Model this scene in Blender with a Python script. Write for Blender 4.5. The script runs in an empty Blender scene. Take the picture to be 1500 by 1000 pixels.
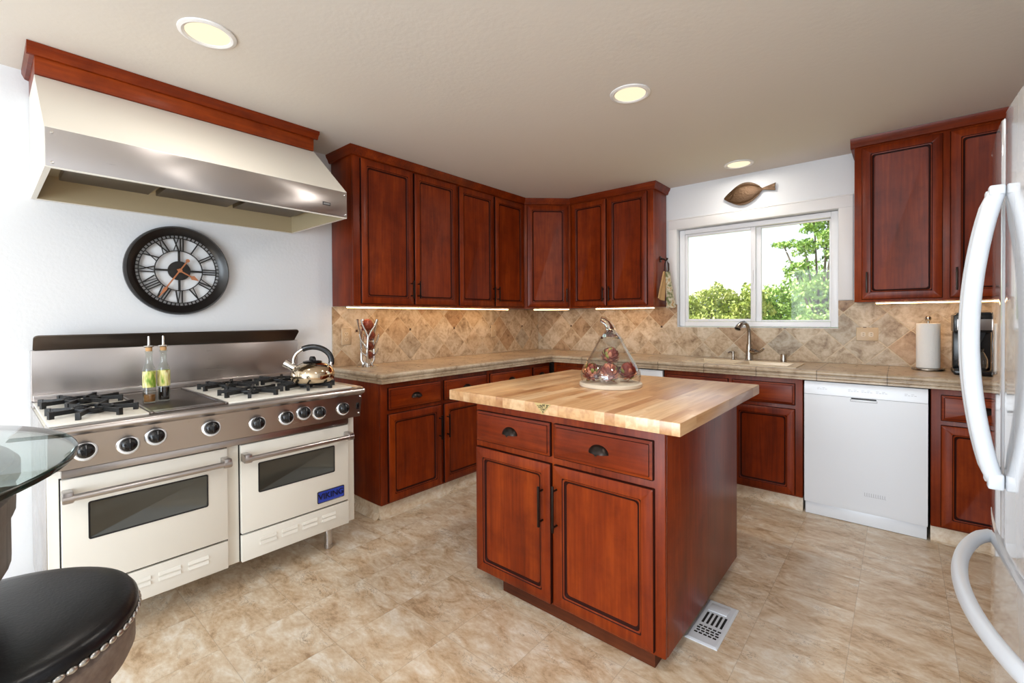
import bpy, bmesh, math, random
from mathutils import Vector, Matrix
PI = math.pi
random.seed(7)
scene = bpy.context.scene
COL = scene.collection

# ------------------------------------------------------------------ camera
CX, CY, CZ, FPX, YAW, PPX, PPY, ROLL, PITCH = 3.1215, -4.1392, 1.2915, 667.83, .7112, 744.6223, 472.173, -.0065, .0104


def ray(du, dv, one=1.0):
    cr, sr = math.cos(ROLL), math.sin(ROLL)
    a = cr * du + sr * dv
    w = -sr * du + cr * dv
    x, y, z = a, -w, one
    cp, sp = math.cos(PITCH), math.sin(PITCH)
    z, y = z * cp + y * sp, y * cp - z * sp
    c, s = math.cos(YAW), math.sin(YAW)
    return Vector((-s * z + c * x, c * z + s * x, y))


fw = ray(0, 0)
rt = ray(1, 0) - fw
up = ray(0, -1) - fw
cam = bpy.data.cameras.new('camera')
camo = bpy.data.objects.new('camera', cam)
COL.objects.link(camo)
cam.sensor_fit = 'HORIZONTAL'
cam.sensor_width = 36
cam.lens = FPX / 1500 * 36
cam.shift_x = (750 - PPX) / 1500
cam.shift_y = (PPY - 500) / 1500
cam.clip_start = .02
cam.clip_end = 500
m = Matrix((rt, up, -fw)).transposed().to_4x4()
m.translation = (CX, CY, CZ)
camo.matrix_world = m
scene.camera = camo

# ------------------------------------------------------------------ world, sun, daylight
scene.view_settings.view_transform = 'Standard'
scene.view_settings.look = 'None'
scene.view_settings.gamma = 1
scene.view_settings.exposure = 0.62
world = bpy.data.worlds.new('sky')
scene.world = world
world.use_nodes = True
nt = world.node_tree
nt.nodes.clear()
sky = nt.nodes.new('ShaderNodeTexSky')
sky.sky_type = 'NISHITA'
sky.sun_disc = False
sky.sun_elevation = math.radians(48)
sky.sun_rotation = math.radians(240)
sky.air_density = 1.3
sky.dust_density = .8
sky.ozone_density = 1.0
bg = nt.nodes.new('ShaderNodeBackground')
bg.inputs[1].default_value = .165
wo = nt.nodes.new('ShaderNodeOutputWorld')
hs = nt.nodes.new('ShaderNodeHueSaturation')
hs.inputs['Saturation'].default_value = .6
nt.links.new(sky.outputs[0], hs.inputs['Color'])
nt.links.new(hs.outputs[0], bg.inputs[0])
nt.links.new(bg.outputs[0], wo.inputs[0])


def lamp(name, kind, loc, energy, color=(1, 1, 1), rot=(0, 0, 0), **kw):
    l = bpy.data.lights.new(name, kind)
    l.energy = energy
    l.color = color
    for k, v in kw.items():
        setattr(l, k, v)
    o = bpy.data.objects.new(name, l)
    o.location = loc
    o.rotation_euler = rot
    COL.objects.link(o)
    return o


sun = lamp('sun', 'SUN', (0, 0, 9), 5.5, (1, .96, .88), angle=.01)
sun.rotation_euler = Vector((-.62, -.25, .74)).to_track_quat('Z', 'Y').to_euler()
# daylight through the glazed opening of the front wall and the side window behind the camera
lamp('daylight_patio', 'AREA', (2.55, -6.93, 1.2), 112, (.78, .89, 1), (PI / 2, 0, 0), shape='RECTANGLE', size=2.4, size_y=2.1)
lamp('daylight_side', 'AREA', (.08, -5.75, 1.5), 3, (.74, .87, 1), (0, -PI / 2, 0), shape='RECTANGLE', size=1.2, size_y=1.3)


# ------------------------------------------------------------------ materials
def new_mat(name):
    mt = bpy.data.materials.new(name)
    mt.use_nodes = True
    t = mt.node_tree
    b = t.nodes['Principled BSDF']
    return mt, t, b


def L(c):
    return tuple((v / 255 / 12.92) if v / 255 <= .04045 else ((v / 255 + .055) / 1.055) ** 2.4 for v in c) + (1,)


def plain(name, rgb, rough=.5, metal=0, coat=0, emit=None, es=0, spec=None, noise=0, nscale=30):
    mt, t, b = new_mat(name)
    b.inputs['Base Color'].default_value = L(rgb)
    b.inputs['Roughness'].default_value = rough
    b.inputs['Metallic'].default_value = metal
    b.inputs['Coat Weight'].default_value = coat
    b.inputs['Coat Roughness'].default_value = .08
    if spec is not None:
        b.inputs['Specular IOR Level'].default_value = spec
    if emit:
        b.inputs['Emission Color'].default_value = L(emit)
        b.inputs['Emission Strength'].default_value = es
    if noise:
        tc = N(t, 'ShaderNodeTexCoord')
        n = N(t, 'ShaderNodeTexNoise')
        n.inputs['Scale'].default_value = nscale
        n.inputs['Detail'].default_value = 4
        t.links.new(tc.outputs['Object'], n.inputs['Vector'])
        bp = N(t, 'ShaderNodeBump')
        bp.inputs['Strength'].default_value = noise
        bp.inputs['Distance'].default_value = .004
        t.links.new(n.outputs['Fac'], bp.inputs['Height'])
        t.links.new(bp.outputs[0], b.inputs['Normal'])
    return mt


def N(t, k, **kw):
    n = t.nodes.new(k)
    for a, v in kw.items():
        setattr(n, a, v)
    return n


def math_node(t, op, a, b=None, c=None):
    n = N(t, 'ShaderNodeMath', operation=op)
    for i, v in enumerate((a, b, c)):
        if v is None:
            continue
        if isinstance(v, (int, float)):
            n.inputs[i].default_value = v
        else:
            t.links.new(v, n.inputs[i])
    return n.outputs[0]


def ramp(t, fac, stops):
    r = N(t, 'ShaderNodeValToRGB')
    e = r.color_ramp.elements
    while len(e) < len(stops):
        e.new(.5)
    for el, (p, c) in zip(e, stops):
        el.position = p
        el.color = L(c)
    t.links.new(fac, r.inputs[0])
    return r.outputs[0]


def mix(t, fac, a, b, mode='MIX'):
    n = N(t, 'ShaderNodeMix', data_type='RGBA', blend_type=mode)
    if isinstance(fac, (int, float)):
        n.inputs[0].default_value = fac
    else:
        t.links.new(fac, n.inputs[0])
    for i, v in ((6, a), (7, b)):
        if isinstance(v, tuple):
            n.inputs[i].default_value = v
        else:
            t.links.new(v, n.inputs[i])
    return n.outputs[2]


def wood(name, dark, mid, light, axis='Z', rough=.33, coat=.04, scale=1.0, bump=.12):
    mt, t, b = new_mat(name)
    tc = N(t, 'ShaderNodeTexCoord')
    info = N(t, 'ShaderNodeObjectInfo')
    add = N(t, 'ShaderNodeVectorMath', operation='ADD')
    sc = N(t, 'ShaderNodeVectorMath', operation='SCALE')
    comb = N(t, 'ShaderNodeCombineXYZ')
    for i in range(3):
        t.links.new(info.outputs['Random'], comb.inputs[i])
    t.links.new(comb.outputs[0], sc.inputs[0])
    sc.inputs['Scale'].default_value = 17.0
    t.links.new(tc.outputs['Object'], add.inputs[0])
    t.links.new(sc.outputs[0], add.inputs[1])
    outs = []
    for s, along, det in ((9, 1.1, 5), (75, 4.0, 3)):
        mp = N(t, 'ShaderNodeMapping')
        v = [s * scale] * 3
        v['XYZ'.index(axis)] = along * scale
        mp.inputs['Scale'].default_value = v
        t.links.new(add.outputs[0], mp.inputs['Vector'])
        n = N(t, 'ShaderNodeTexNoise')
        n.inputs['Scale'].default_value = 1
        n.inputs['Detail'].default_value = det
        n.inputs['Distortion'].default_value = .25
        t.links.new(mp.outputs[0], n.inputs['Vector'])
        outs.append(n.outputs['Fac'])
    f = math_node(t, 'ADD', math_node(t, 'MULTIPLY', outs[0], .62), math_node(t, 'MULTIPLY', outs[1], .38))
    f = math_node(t, 'ADD', f, math_node(t, 'MULTIPLY_ADD', info.outputs['Random'], .08, -.04))
    c = ramp(t, f, [(.3, dark), (.5, mid), (.7, light)])
    n4 = N(t, 'ShaderNodeTexNoise')
    n4.inputs['Scale'].default_value = 6.5
    n4.inputs['Detail'].default_value = 6
    n4.inputs['Roughness'].default_value = .65
    t.links.new(add.outputs[0], n4.inputs['Vector'])
    c = mix(t, .8, c, ramp(t, n4.outputs['Fac'], [(.3, (196, 178, 168)), (.52, (240, 236, 232)), (.7, (255, 255, 255))]), 'MULTIPLY')
    t.links.new(c, b.inputs['Base Color'])
    b.inputs['Roughness'].default_value = rough
    b.inputs['Coat Weight'].default_value = coat
    b.inputs['Coat Roughness'].default_value = .18
    b.inputs['Specular IOR Level'].default_value = .2
    bp = N(t, 'ShaderNodeBump')
    bp.inputs['Strength'].default_value = bump
    bp.inputs['Distance'].default_value = .002
    t.links.new(outs[1], bp.inputs['Height'])
    t.links.new(bp.outputs[0], b.inputs['Normal'])
    return mt


def steel(name, rgb=(200, 196, 194), rough=.28, axis='X', aniso=.5):
    mt, t, b = new_mat(name)
    tc = N(t, 'ShaderNodeTexCoord')
    mp = N(t, 'ShaderNodeMapping')
    v = [260.0] * 3
    v['XYZ'.index(axis)] = 3
    mp.inputs['Scale'].default_value = v
    t.links.new(tc.outputs['Object'], mp.inputs['Vector'])
    n = N(t, 'ShaderNodeTexNoise')
    n.inputs['Scale'].default_value = 1
    n.inputs['Detail'].default_value = 3
    t.links.new(mp.outputs[0], n.inputs['Vector'])
    n2 = N(t, 'ShaderNodeTexNoise')
    n2.inputs['Scale'].default_value = 5
    n2.inputs['Detail'].default_value = 4
    t.links.new(tc.outputs['Object'], n2.inputs['Vector'])
    b.inputs['Base Color'].default_value = L(rgb)
    b.inputs['Metallic'].default_value = 1
    b.inputs['Anisotropic'].default_value = .7
    b.inputs['Anisotropic Rotation'].default_value = .25
    tg = N(t, 'ShaderNodeTangent', direction_type='RADIAL', axis='Z' if axis != 'Z' else 'X')
    t.links.new(tg.outputs[0], b.inputs['Tangent'])
    r = math_node(t, 'ADD', math_node(t, 'MULTIPLY_ADD', n.outputs['Fac'], .06, rough - .05), math_node(t, 'MULTIPLY', n2.outputs['Fac'], .06))
    t.links.new(r, b.inputs['Roughness'])
    bp = N(t, 'ShaderNodeBump')
    bp.inputs['Strength'].default_value = .015
    bp.inputs['Distance'].default_value = .001
    t.links.new(n.outputs['Fac'], bp.inputs['Height'])
    t.links.new(bp.outputs[0], b.inputs['Normal'])
    return mt


def thin_glass(name, tint=(1, 1, 1, 1), ior=1.5, rough=.0, base=0.0):
    mt = bpy.data.materials.new(name)
    mt.use_nodes = True
    t = mt.node_tree
    t.nodes.clear()
    o = N(t, 'ShaderNodeOutputMaterial')
    mx = N(t, 'ShaderNodeMixShader')
    lw = N(t, 'ShaderNodeLayerWeight')
    r0 = ((ior - 1) / (ior + 1)) ** 2
    fac5 = math_node(t, 'MULTIPLY_ADD', math_node(t, 'POWER', lw.outputs['Facing'], 5.0), 1 - r0, r0)
    tr = N(t, 'ShaderNodeBsdfTransparent')
    tr.inputs[0].default_value = tint
    gl = N(t, 'ShaderNodeBsdfGlossy')
    gl.inputs['Roughness'].default_value = rough
    if base:
        f = math_node(t, 'ADD', fac5, base)
    else:
        f = fac5
    t.links.new(f, mx.inputs[0])
    t.links.new(tr.outputs[0], mx.inputs[1])
    t.links.new(gl.outputs[0], mx.inputs[2])
    t.links.new(mx.outputs[0], o.inputs[0])
    return mt


def real_glass(name, rgb=(250, 252, 252), ior=1.45, rough=0):
    mt, t, b = new_mat(name)
    b.inputs['Base Color'].default_value = L(rgb)
    b.inputs['Transmission Weight'].default_value = 1
    b.inputs['Roughness'].default_value = rough
    b.inputs['IOR'].default_value = ior
    return mt


def stone_base(t, vec, cols, s1=5, s2=22, vein=True, veincol=(92, 70, 52), veinamt=.6):
    """mottled stone: returns colour socket"""
    n1 = N(t, 'ShaderNodeTexNoise')
    n1.inputs['Scale'].default_value = s1
    n1.inputs['Detail'].default_value = 7
    n1.inputs['Roughness'].default_value = .62
    n1.inputs['Distortion'].default_value = .8
    t.links.new(vec, n1.inputs['Vector'])
    n2 = N(t, 'ShaderNodeTexNoise')
    n2.inputs['Scale'].default_value = s2
    n2.inputs['Detail'].default_value = 6
    n2.inputs['Roughness'].default_value = .65
    t.links.new(vec, n2.inputs['Vector'])
    f = math_node(t, 'ADD', math_node(t, 'MULTIPLY', n1.outputs['Fac'], .68), math_node(t, 'MULTIPLY', n2.outputs['Fac'], .32))
    c = ramp(t, f, cols)
    if vein:
        n3 = N(t, 'ShaderNodeTexNoise')
        n3.inputs['Scale'].default_value = s1 * 1.5
        n3.inputs['Detail'].default_value = 8
        n3.inputs['Roughness'].default_value = .68
        n3.inputs['Distortion'].default_value = 1.6
        t.links.new(vec, n3.inputs['Vector'])
        d = math_node(t, 'ABSOLUTE', math_node(t, 'SUBTRACT', n3.outputs['Fac'], .5))
        v = math_node(t, 'SUBTRACT', 1.0, math_node(t, 'SMOOTH_MIN', math_node(t, 'DIVIDE', d, .009), 1.0, .1))
        gate = N(t, 'ShaderNodeTexNoise')
        gate.inputs['Scale'].default_value = s1 * .9
        t.links.new(vec, gate.inputs['Vector'])
        g = math_node(t, 'MULTIPLY', math_node(t, 'MAXIMUM', math_node(t, 'MULTIPLY_ADD', gate.outputs['Fac'], 5, -2.3), 0), v)
        g = math_node(t, 'MINIMUM', math_node(t, 'MULTIPLY', g, veinamt), .75)
        c = mix(t, g, c, L(veincol))
    return c, n2.outputs['Fac']


def floor_mat(name, grid=True):
    mt, t, b = new_mat(name)
    tc = N(t, 'ShaderNodeTexCoord')
    sep = N(t, 'ShaderNodeSeparateXYZ')
    t.links.new(tc.outputs['Object'], sep.inputs[0])
    a = math_node(t, 'DIVIDE', math_node(t, 'SUBTRACT', sep.outputs[0], 1.101), .3115)
    c = math_node(t, 'DIVIDE', math_node(t, 'ADD', sep.outputs[1], 2.915), .3115)
    fa, fc = math_node(t, 'FLOOR', a), math_node(t, 'FLOOR', c)
    comb = N(t, 'ShaderNodeCombineXYZ')
    t.links.new(fa, comb.inputs[0])
    t.links.new(fc, comb.inputs[1])
    wn = N(t, 'ShaderNodeTexWhiteNoise', noise_dimensions='3D')
    t.links.new(comb.outputs[0], wn.inputs['Vector'])
    off = N(t, 'ShaderNodeVectorMath', operation='SCALE')
    t.links.new(wn.outputs['Color'], off.inputs[0])
    off.inputs['Scale'].default_value = 4.0 if grid else 0
    add = N(t, 'ShaderNodeVectorMath', operation='ADD')
    mp = N(t, 'ShaderNodeMapping')
    mp.inputs['Scale'].default_value = (.8, 1.5, 1)
    mp.inputs['Rotation'].default_value = (0, 0, .5)
    t.links.new(tc.outputs['Object'], mp.inputs['Vector'])
    t.links.new(mp.outputs[0], add.inputs[0])
    t.links.new(off.outputs[0], add.inputs[1])
    col, fine = stone_base(t, add.outputs[0], [(.34, (168, 138, 106)), (.44, (204, 177, 145)), (.54, (219, 201, 176)), (.65, (235, 226, 212))], 7, 38, True, (104, 80, 58), 1.3)
    if grid:
        la = math_node(t, 'ABSOLUTE', math_node(t, 'SUBTRACT', math_node(t, 'FRACT', math_node(t, 'ADD', a, .5)), .5))
        lc = math_node(t, 'ABSOLUTE', math_node(t, 'SUBTRACT', math_node(t, 'FRACT', math_node(t, 'ADD', c, .5)), .5))
        ln = math_node(t, 'LESS_THAN', math_node(t, 'MINIMUM', la, lc), .0045)
        col = mix(t, math_node(t, 'MULTIPLY', ln, .26), col, L((120, 100, 80)))
    t.links.new(col, b.inputs['Base Color'])
    r = math_node(t, 'MULTIPLY_ADD', fine, .25, .22)
    t.links.new(r, b.inputs['Roughness'])
    bp = N(t, 'ShaderNodeBump')
    bp.inputs['Strength'].default_value = .08
    bp.inputs['Distance'].default_value = .003
    t.links.new(fine, bp.inputs['Height'])
    t.links.new(bp.outputs[0], b.inputs['Normal'])
    return mt


def splash_mat(name, axis, origin):
    """tumbled stone tiles set on the diagonal, with small brown inserts"""
    mt, t, b = new_mat(name)
    tc = N(t, 'ShaderNodeTexCoord')
    sep = N(t, 'ShaderNodeSeparateXYZ')
    t.links.new(tc.outputs['Object'], sep.inputs[0])
    U = math_node(t, 'DIVIDE', math_node(t, 'SUBTRACT', sep.outputs['XYZ'.index(axis)], origin), .2475)
    V = math_node(t, 'DIVIDE', math_node(t, 'SUBTRACT', sep.outputs[2], .945), .245)
    a, c = math_node(t, 'ADD', U, V), math_node(t, 'SUBTRACT', U, V)
    comb = N(t, 'ShaderNodeCombineXYZ')
    t.links.new(math_node(t, 'FLOOR', a), comb.inputs[0])
    t.links.new(math_node(t, 'FLOOR', c), comb.inputs[1])
    wn = N(t, 'ShaderNodeTexWhiteNoise', noise_dimensions='3D')
    t.links.new(comb.outputs[0], wn.inputs['Vector'])
    off = N(t, 'ShaderNodeVectorMath', operation='SCALE')
    t.links.new(wn.outputs['Color'], off.inputs[0])
    off.inputs['Scale'].default_value = 5
    add = N(t, 'ShaderNodeVectorMath', operation='ADD')
    t.links.new(tc.outputs['Object'], add.inputs[0])
    t.links.new(off.outputs[0], add.inputs[1])
    col, fine = stone_base(t, add.outputs[0], [(.34, (132, 108, 84)), (.45, (184, 164, 138)), (.54, (208, 192, 169)), (.66, (224, 213, 196))], 9, 44, True, (98, 74, 54), .5)
    tint = ramp(t, wn.outputs['Value'], [(0, (206, 176, 146)), (.22, (232, 218, 200)), (.5, (252, 250, 246)), (.8, (240, 238, 234)), (1, (212, 214, 216))])
    col = mix(t, .85, col, tint, 'MULTIPLY')
    la = math_node(t, 'ABSOLUTE', math_node(t, 'SUBTRACT', math_node(t, 'FRACT', math_node(t, 'ADD', a, .5)), .5))
    lc = math_node(t, 'ABSOLUTE', math_node(t, 'SUBTRACT', math_node(t, 'FRACT', math_node(t, 'ADD', c, .5)), .5))
    mn = math_node(t, 'MINIMUM', la, lc)
    ln = math_node(t, 'LESS_THAN', mn, .016)
    col = mix(t, math_node(t, 'MULTIPLY', ln, .8), col, L((200, 182, 154)))
    h = math_node(t, 'MULTIPLY', U, .5)
    du = math_node(t, 'MULTIPLY', math_node(t, 'ABSOLUTE', math_node(t, 'SUBTRACT', h, math_node(t, 'ROUND', h))), .495)
    dv = math_node(t, 'MULTIPLY', math_node(t, 'ABSOLUTE', math_node(t, 'SUBTRACT', V, 1.04)), .245)
    dot = math_node(t, 'LESS_THAN', math_node(t, 'MAXIMUM', du, dv), .0095)
    col = mix(t, dot, col, L((74, 50, 36)))
    t.links.new(col, b.inputs['Base Color'])
    b.inputs['Roughness'].default_value = .5
    bp = N(t, 'ShaderNodeBump')
    bp.inputs['Strength'].default_value = .35
    bp.inputs['Distance'].default_value = .004
    hh = math_node(t, 'ADD', math_node(t, 'MULTIPLY', fine, .4), math_node(t, 'MINIMUM', math_node(t, 'MULTIPLY', mn, 25), 1.0))
    t.links.new(hh, bp.inputs['Height'])
    t.links.new(bp.outputs[0], b.inputs['Normal'])
    return mt


def counter_mat(name):
    mt, t, b = new_mat(name)
    tc = N(t, 'ShaderNodeTexCoord')
    sep = N(t, 'ShaderNodeSeparateXYZ')
    t.links.new(tc.outputs['Object'], sep.inputs[0])
    col, fine = stone_base(t, tc.outputs['Object'], [(.32, (136, 112, 88)), (.45, (176, 154, 128)), (.56, (196, 177, 152)), (.7, (216, 202, 180))], 4, 30, True, (100, 78, 56), .5)
    a = math_node(t, 'DIVIDE', math_node(t, 'SUBTRACT', sep.outputs[0], 2.711), .349)
    la = math_node(t, 'ABSOLUTE', math_node(t, 'SUBTRACT', math_node(t, 'FRACT', math_node(t, 'ADD', a, .5)), .5))
    on = math_node(t, 'GREATER_THAN', sep.outputs[0], .72)
    ln = math_node(t, 'MULTIPLY', math_node(t, 'LESS_THAN', la, .008), on)
    c = math_node(t, 'DIVIDE', math_node(t, 'ADD', sep.outputs[1], 2.2), .349)
    lc = math_node(t, 'ABSOLUTE', math_node(t, 'SUBTRACT', math_node(t, 'FRACT', math_node(t, 'ADD', c, .5)), .5))
    ln2 = math_node(t, 'MULTIPLY', math_node(t, 'LESS_THAN', lc, .006), math_node(t, 'MULTIPLY', math_node(t, 'LESS_THAN', sep.outputs[0], .66), .35))
    col = mix(t, math_node(t, 'MULTIPLY', math_node(t, 'MAXIMUM', ln, ln2), .7), col, L((88, 72, 56)))
    t.links.new(col, b.inputs['Base Color'])
    t.links.new(math_node(t, 'MULTIPLY_ADD', fine, .2, .2), b.inputs['Roughness'])
    return mt


def block_mat(name):
    """maple butcher block: staves along Y, each of its own tone"""
    mt, t, b = new_mat(name)
    tc = N(t, 'ShaderNodeTexCoord')
    sep = N(t, 'ShaderNodeSeparateXYZ')
    t.links.new(tc.outputs['Object'], sep.inputs[0])
    a = math_node(t, 'DIVIDE', sep.outputs[0], .043)
    ia = math_node(t, 'FLOOR', a)
    w1 = N(t, 'ShaderNodeTexWhiteNoise', noise_dimensions='1D')
    t.links.new(ia, w1.inputs['W'])
    s = math_node(t, 'FLOOR', math_node(t, 'ADD', math_node(t, 'DIVIDE', sep.outputs[1], .42), math_node(t, 'MULTIPLY', w1.outputs['Value'], 7)))
    comb = N(t, 'ShaderNodeCombineXYZ')
    t.links.new(ia, comb.inputs[0])
    t.links.new(s, comb.inputs[1])
    w2 = N(t, 'ShaderNodeTexWhiteNoise', noise_dimensions='3D')
    t.links.new(comb.outputs[0], w2.inputs['Vector'])
    mp = N(t, 'ShaderNodeMapping')
    mp.inputs['Scale'].default_value = (40, 3, 40)
    add = N(t, 'ShaderNodeVectorMath', operation='ADD')
    sc = N(t, 'ShaderNodeVectorMath', operation='SCALE')
    sc.inputs['Scale'].default_value = 9
    t.links.new(w2.outputs['Color'], sc.inputs[0])
    t.links.new(tc.outputs['Object'], mp.inputs['Vector'])
    t.links.new(mp.outputs[0], add.inputs[0])
    t.links.new(sc.outputs[0], add.inputs[1])
    n = N(t, 'ShaderNodeTexNoise')
    n.inputs['Scale'].default_value = 1
    n.inputs['Detail'].default_value = 4
    t.links.new(add.outputs[0], n.inputs['Vector'])
    base = ramp(t, w2.outputs['Value'], [(0, (184, 134, 90)), (.3, (206, 160, 112)), (.7, (216, 174, 128)), (1, (230, 198, 156))])
    gr = ramp(t, n.outputs['Fac'], [(.35, (222, 205, 190)), (.6, (255, 255, 255))])
    col = mix(t, .8, base, gr, 'MULTIPLY')
    t.links.new(col, b.inputs['Base Color'])
    b.inputs['Roughness'].default_value = .3
    b.inputs['Specular IOR Level'].default_value = .8
    b.inputs['Coat Weight'].default_value = .2
    b.inputs['Coat Roughness'].default_value = .25
    return mt


def leaf_mat(name, cols, size=1.3):
    mt, t, b = new_mat(name)
    tc = N(t, 'ShaderNodeTexCoord')
    n = N(t, 'ShaderNodeTexNoise')
    n.inputs['Scale'].default_value = size
    n.inputs['Detail'].default_value = 8
    n.inputs['Roughness'].default_value = .8
    t.links.new(tc.outputs['Object'], n.inputs['Vector'])
    col = ramp(t, n.outputs['Fac'], cols)
    t.links.new(col, b.inputs['Base Color'])
    b.inputs['Roughness'].default_value = .55
    b.inputs['Subsurface Weight'].default_value = 0
    return mt


M = {}
CH_D, CH_M, CH_L = (92, 30, 7), (124, 44, 9), (152, 63, 15)
M['wood'] = wood('cherry_wood', CH_D, CH_M, CH_L, 'Z')
M['wood_h'] = wood('cherry_wood_level_grain', CH_D, CH_M, CH_L, 'X')
M['glaze'] = plain('cherry_dark_glaze', (44, 14, 7), .6, spec=.12)
M['kick_wood'] = wood('dark_cherry_kick', (64, 28, 15), (92, 44, 22), (112, 58, 30), 'X', .5, 0)
M['bronze'] = plain('oil_rubbed_bronze', (48, 40, 36), .32, .85)
M['cream'] = plain('cream_enamel', (230, 225, 214), .36)
M['liner'] = plain('hood_liner_tan', (176, 160, 128), .45)
M['white_app'] = plain('white_appliance', (234, 237, 242), .22)
M['fridge'] = plain('white_gloss_fridge', (208, 211, 216), .04, spec=.8, coat=1)
M['fridge_handle'] = plain('white_fridge_handle', (206, 211, 218), .28)
M['steel'] = steel('brushed_steel', (186, 181, 180))
M['steel_v'] = steel('brushed_steel_upright', axis='Z', rough=.26)
M['steel_dark'] = steel('griddle_steel', (110, 100, 92), .34)
M['chrome'] = plain('polished_chrome', (225, 222, 218), .07, 1)
M['nickel'] = plain('satin_nickel', (168, 160, 150), .25, 1)
M['kettle'] = plain('polished_kettle_steel', (214, 196, 170), .09, 1)
M['black'] = plain('black_plastic', (16, 16, 18), .22)
M['iron'] = plain('black_cast_iron', (18, 18, 19), .42, noise=.3, nscale=120)
M['gap'] = plain('dark_gap', (22, 18, 16), .8)
M['oven_glass'] = plain('dark_oven_glass', (62, 62, 56), .06, coat=.6)
M['wall'] = plain('white_wall_paint', (224, 225, 227), .75, noise=.25, nscale=60)
M['ceiling'] = plain('warm_white_ceiling_paint', (218, 211, 202), .8, noise=.2, nscale=45)
M['trim'] = plain('white_trim_paint', (236, 234, 232), .4)
M['vinyl'] = plain('white_vinyl_frame', (240, 240, 242), .35)
M['floor'] = floor_mat('vinyl_stone_tile')
M['cove'] = floor_mat('vinyl_cove_base', False)
M['splash_l'] = splash_mat('diagonal_stone_tile_left', 'Y', -1.7875 - .2475 * 2)
M['splash_b'] = splash_mat('diagonal_stone_tile_window', 'X', .45)
M['counter'] = counter_mat('beige_stone_counter')
M['block'] = block_mat('maple_butcher_block')
M['can'] = plain('can_light_glow', (110, 100, 80), .5, emit=(255, 232, 196), es=.74)
M['strip'] = plain('warm_strip_glow', (255, 220, 170), .5, emit=(255, 204, 140), es=13)
M['pane'] = thin_glass('window_glass', ior=1.25)
M['dome'] = thin_glass('clear_dome_glass', (.97, .98, .98, 1), 1.5, .01, .02)
M['solid_glass'] = real_glass('solid_clear_glass')
M['table_glass'] = thin_glass('table_glass_face', (.86, .93, .91, 1), 1.5, 0, .03)
M['table_edge'] = plain('table_glass_dark_edge', (22, 44, 40), .08, coat=.5)
M['leather'] = plain('black_leather', (17, 17, 20), .3, spec=.3, noise=.1, nscale=160)
M['grey_wood'] = wood('weathered_grey_wood', (88, 76, 70), (118, 104, 96), (146, 132, 122), 'X', .5, 0)
M['grey_wood_v'] = wood('weathered_grey_wood_upright', (74, 68, 66), (104, 96, 92), (134, 126, 120), 'Z', .5, 0)
M['pewter'] = plain('pewter_nailhead', (190, 188, 184), .3, 1)
M['clock_black'] = plain('clock_black_paint', (26, 23, 22), .28)
M['copper'] = plain('copper_hands', (196, 130, 92), .35, .6)
M['brass'] = plain('aged_brass', (84, 60, 36), .42, .5, noise=1.0, nscale=70)
M['paper'] = plain('paper_towel_white', (240, 238, 234), .9, noise=.5, nscale=140)
M['plate'] = plain('beige_stone_plate', (190, 168, 138), .45, noise=.2, nscale=90)
M['outlet_face'] = plain('beige_outlet_insert', (204, 186, 158), .4)
M['cork'] = plain('cork', (196, 150, 100), .8)
M['bottle_glass'] = thin_glass('bottle_clear_glass', (.9, .93, .9, 1), 1.5, .01, .03)
M['oil'] = plain('golden_oil', (176, 150, 48), .12)
M['spice'] = plain('amber_herbs', (132, 86, 36), .4)
M['vinegar'] = plain('dark_vinegar', (24, 14, 12), .1)
M['sink'] = plain('biscuit_sink', (214, 196, 168), .25)
M['register'] = plain('white_floor_register', (214, 218, 224), .45)
M['blue'] = plain('badge_blue', (44, 66, 168), .3)
M['badge_letters'] = plain('badge_letters_dark', (14, 16, 40), .3)
M['badge_edge'] = plain('badge_frame_grey', (70, 66, 66), .35, .6)
M['gold'] = plain('gold_decal', (190, 166, 112), .45)
M['gold_dark'] = plain('gold_decal_pattern', (84, 76, 52), .5)
M['faint'] = plain('faint_grey_print', (196, 197, 202), .4)
M['faint_mark'] = plain('pale_grey_mark', (182, 184, 190), .4)
M['print'] = plain('grey_print', (120, 118, 118), .4)


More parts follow.
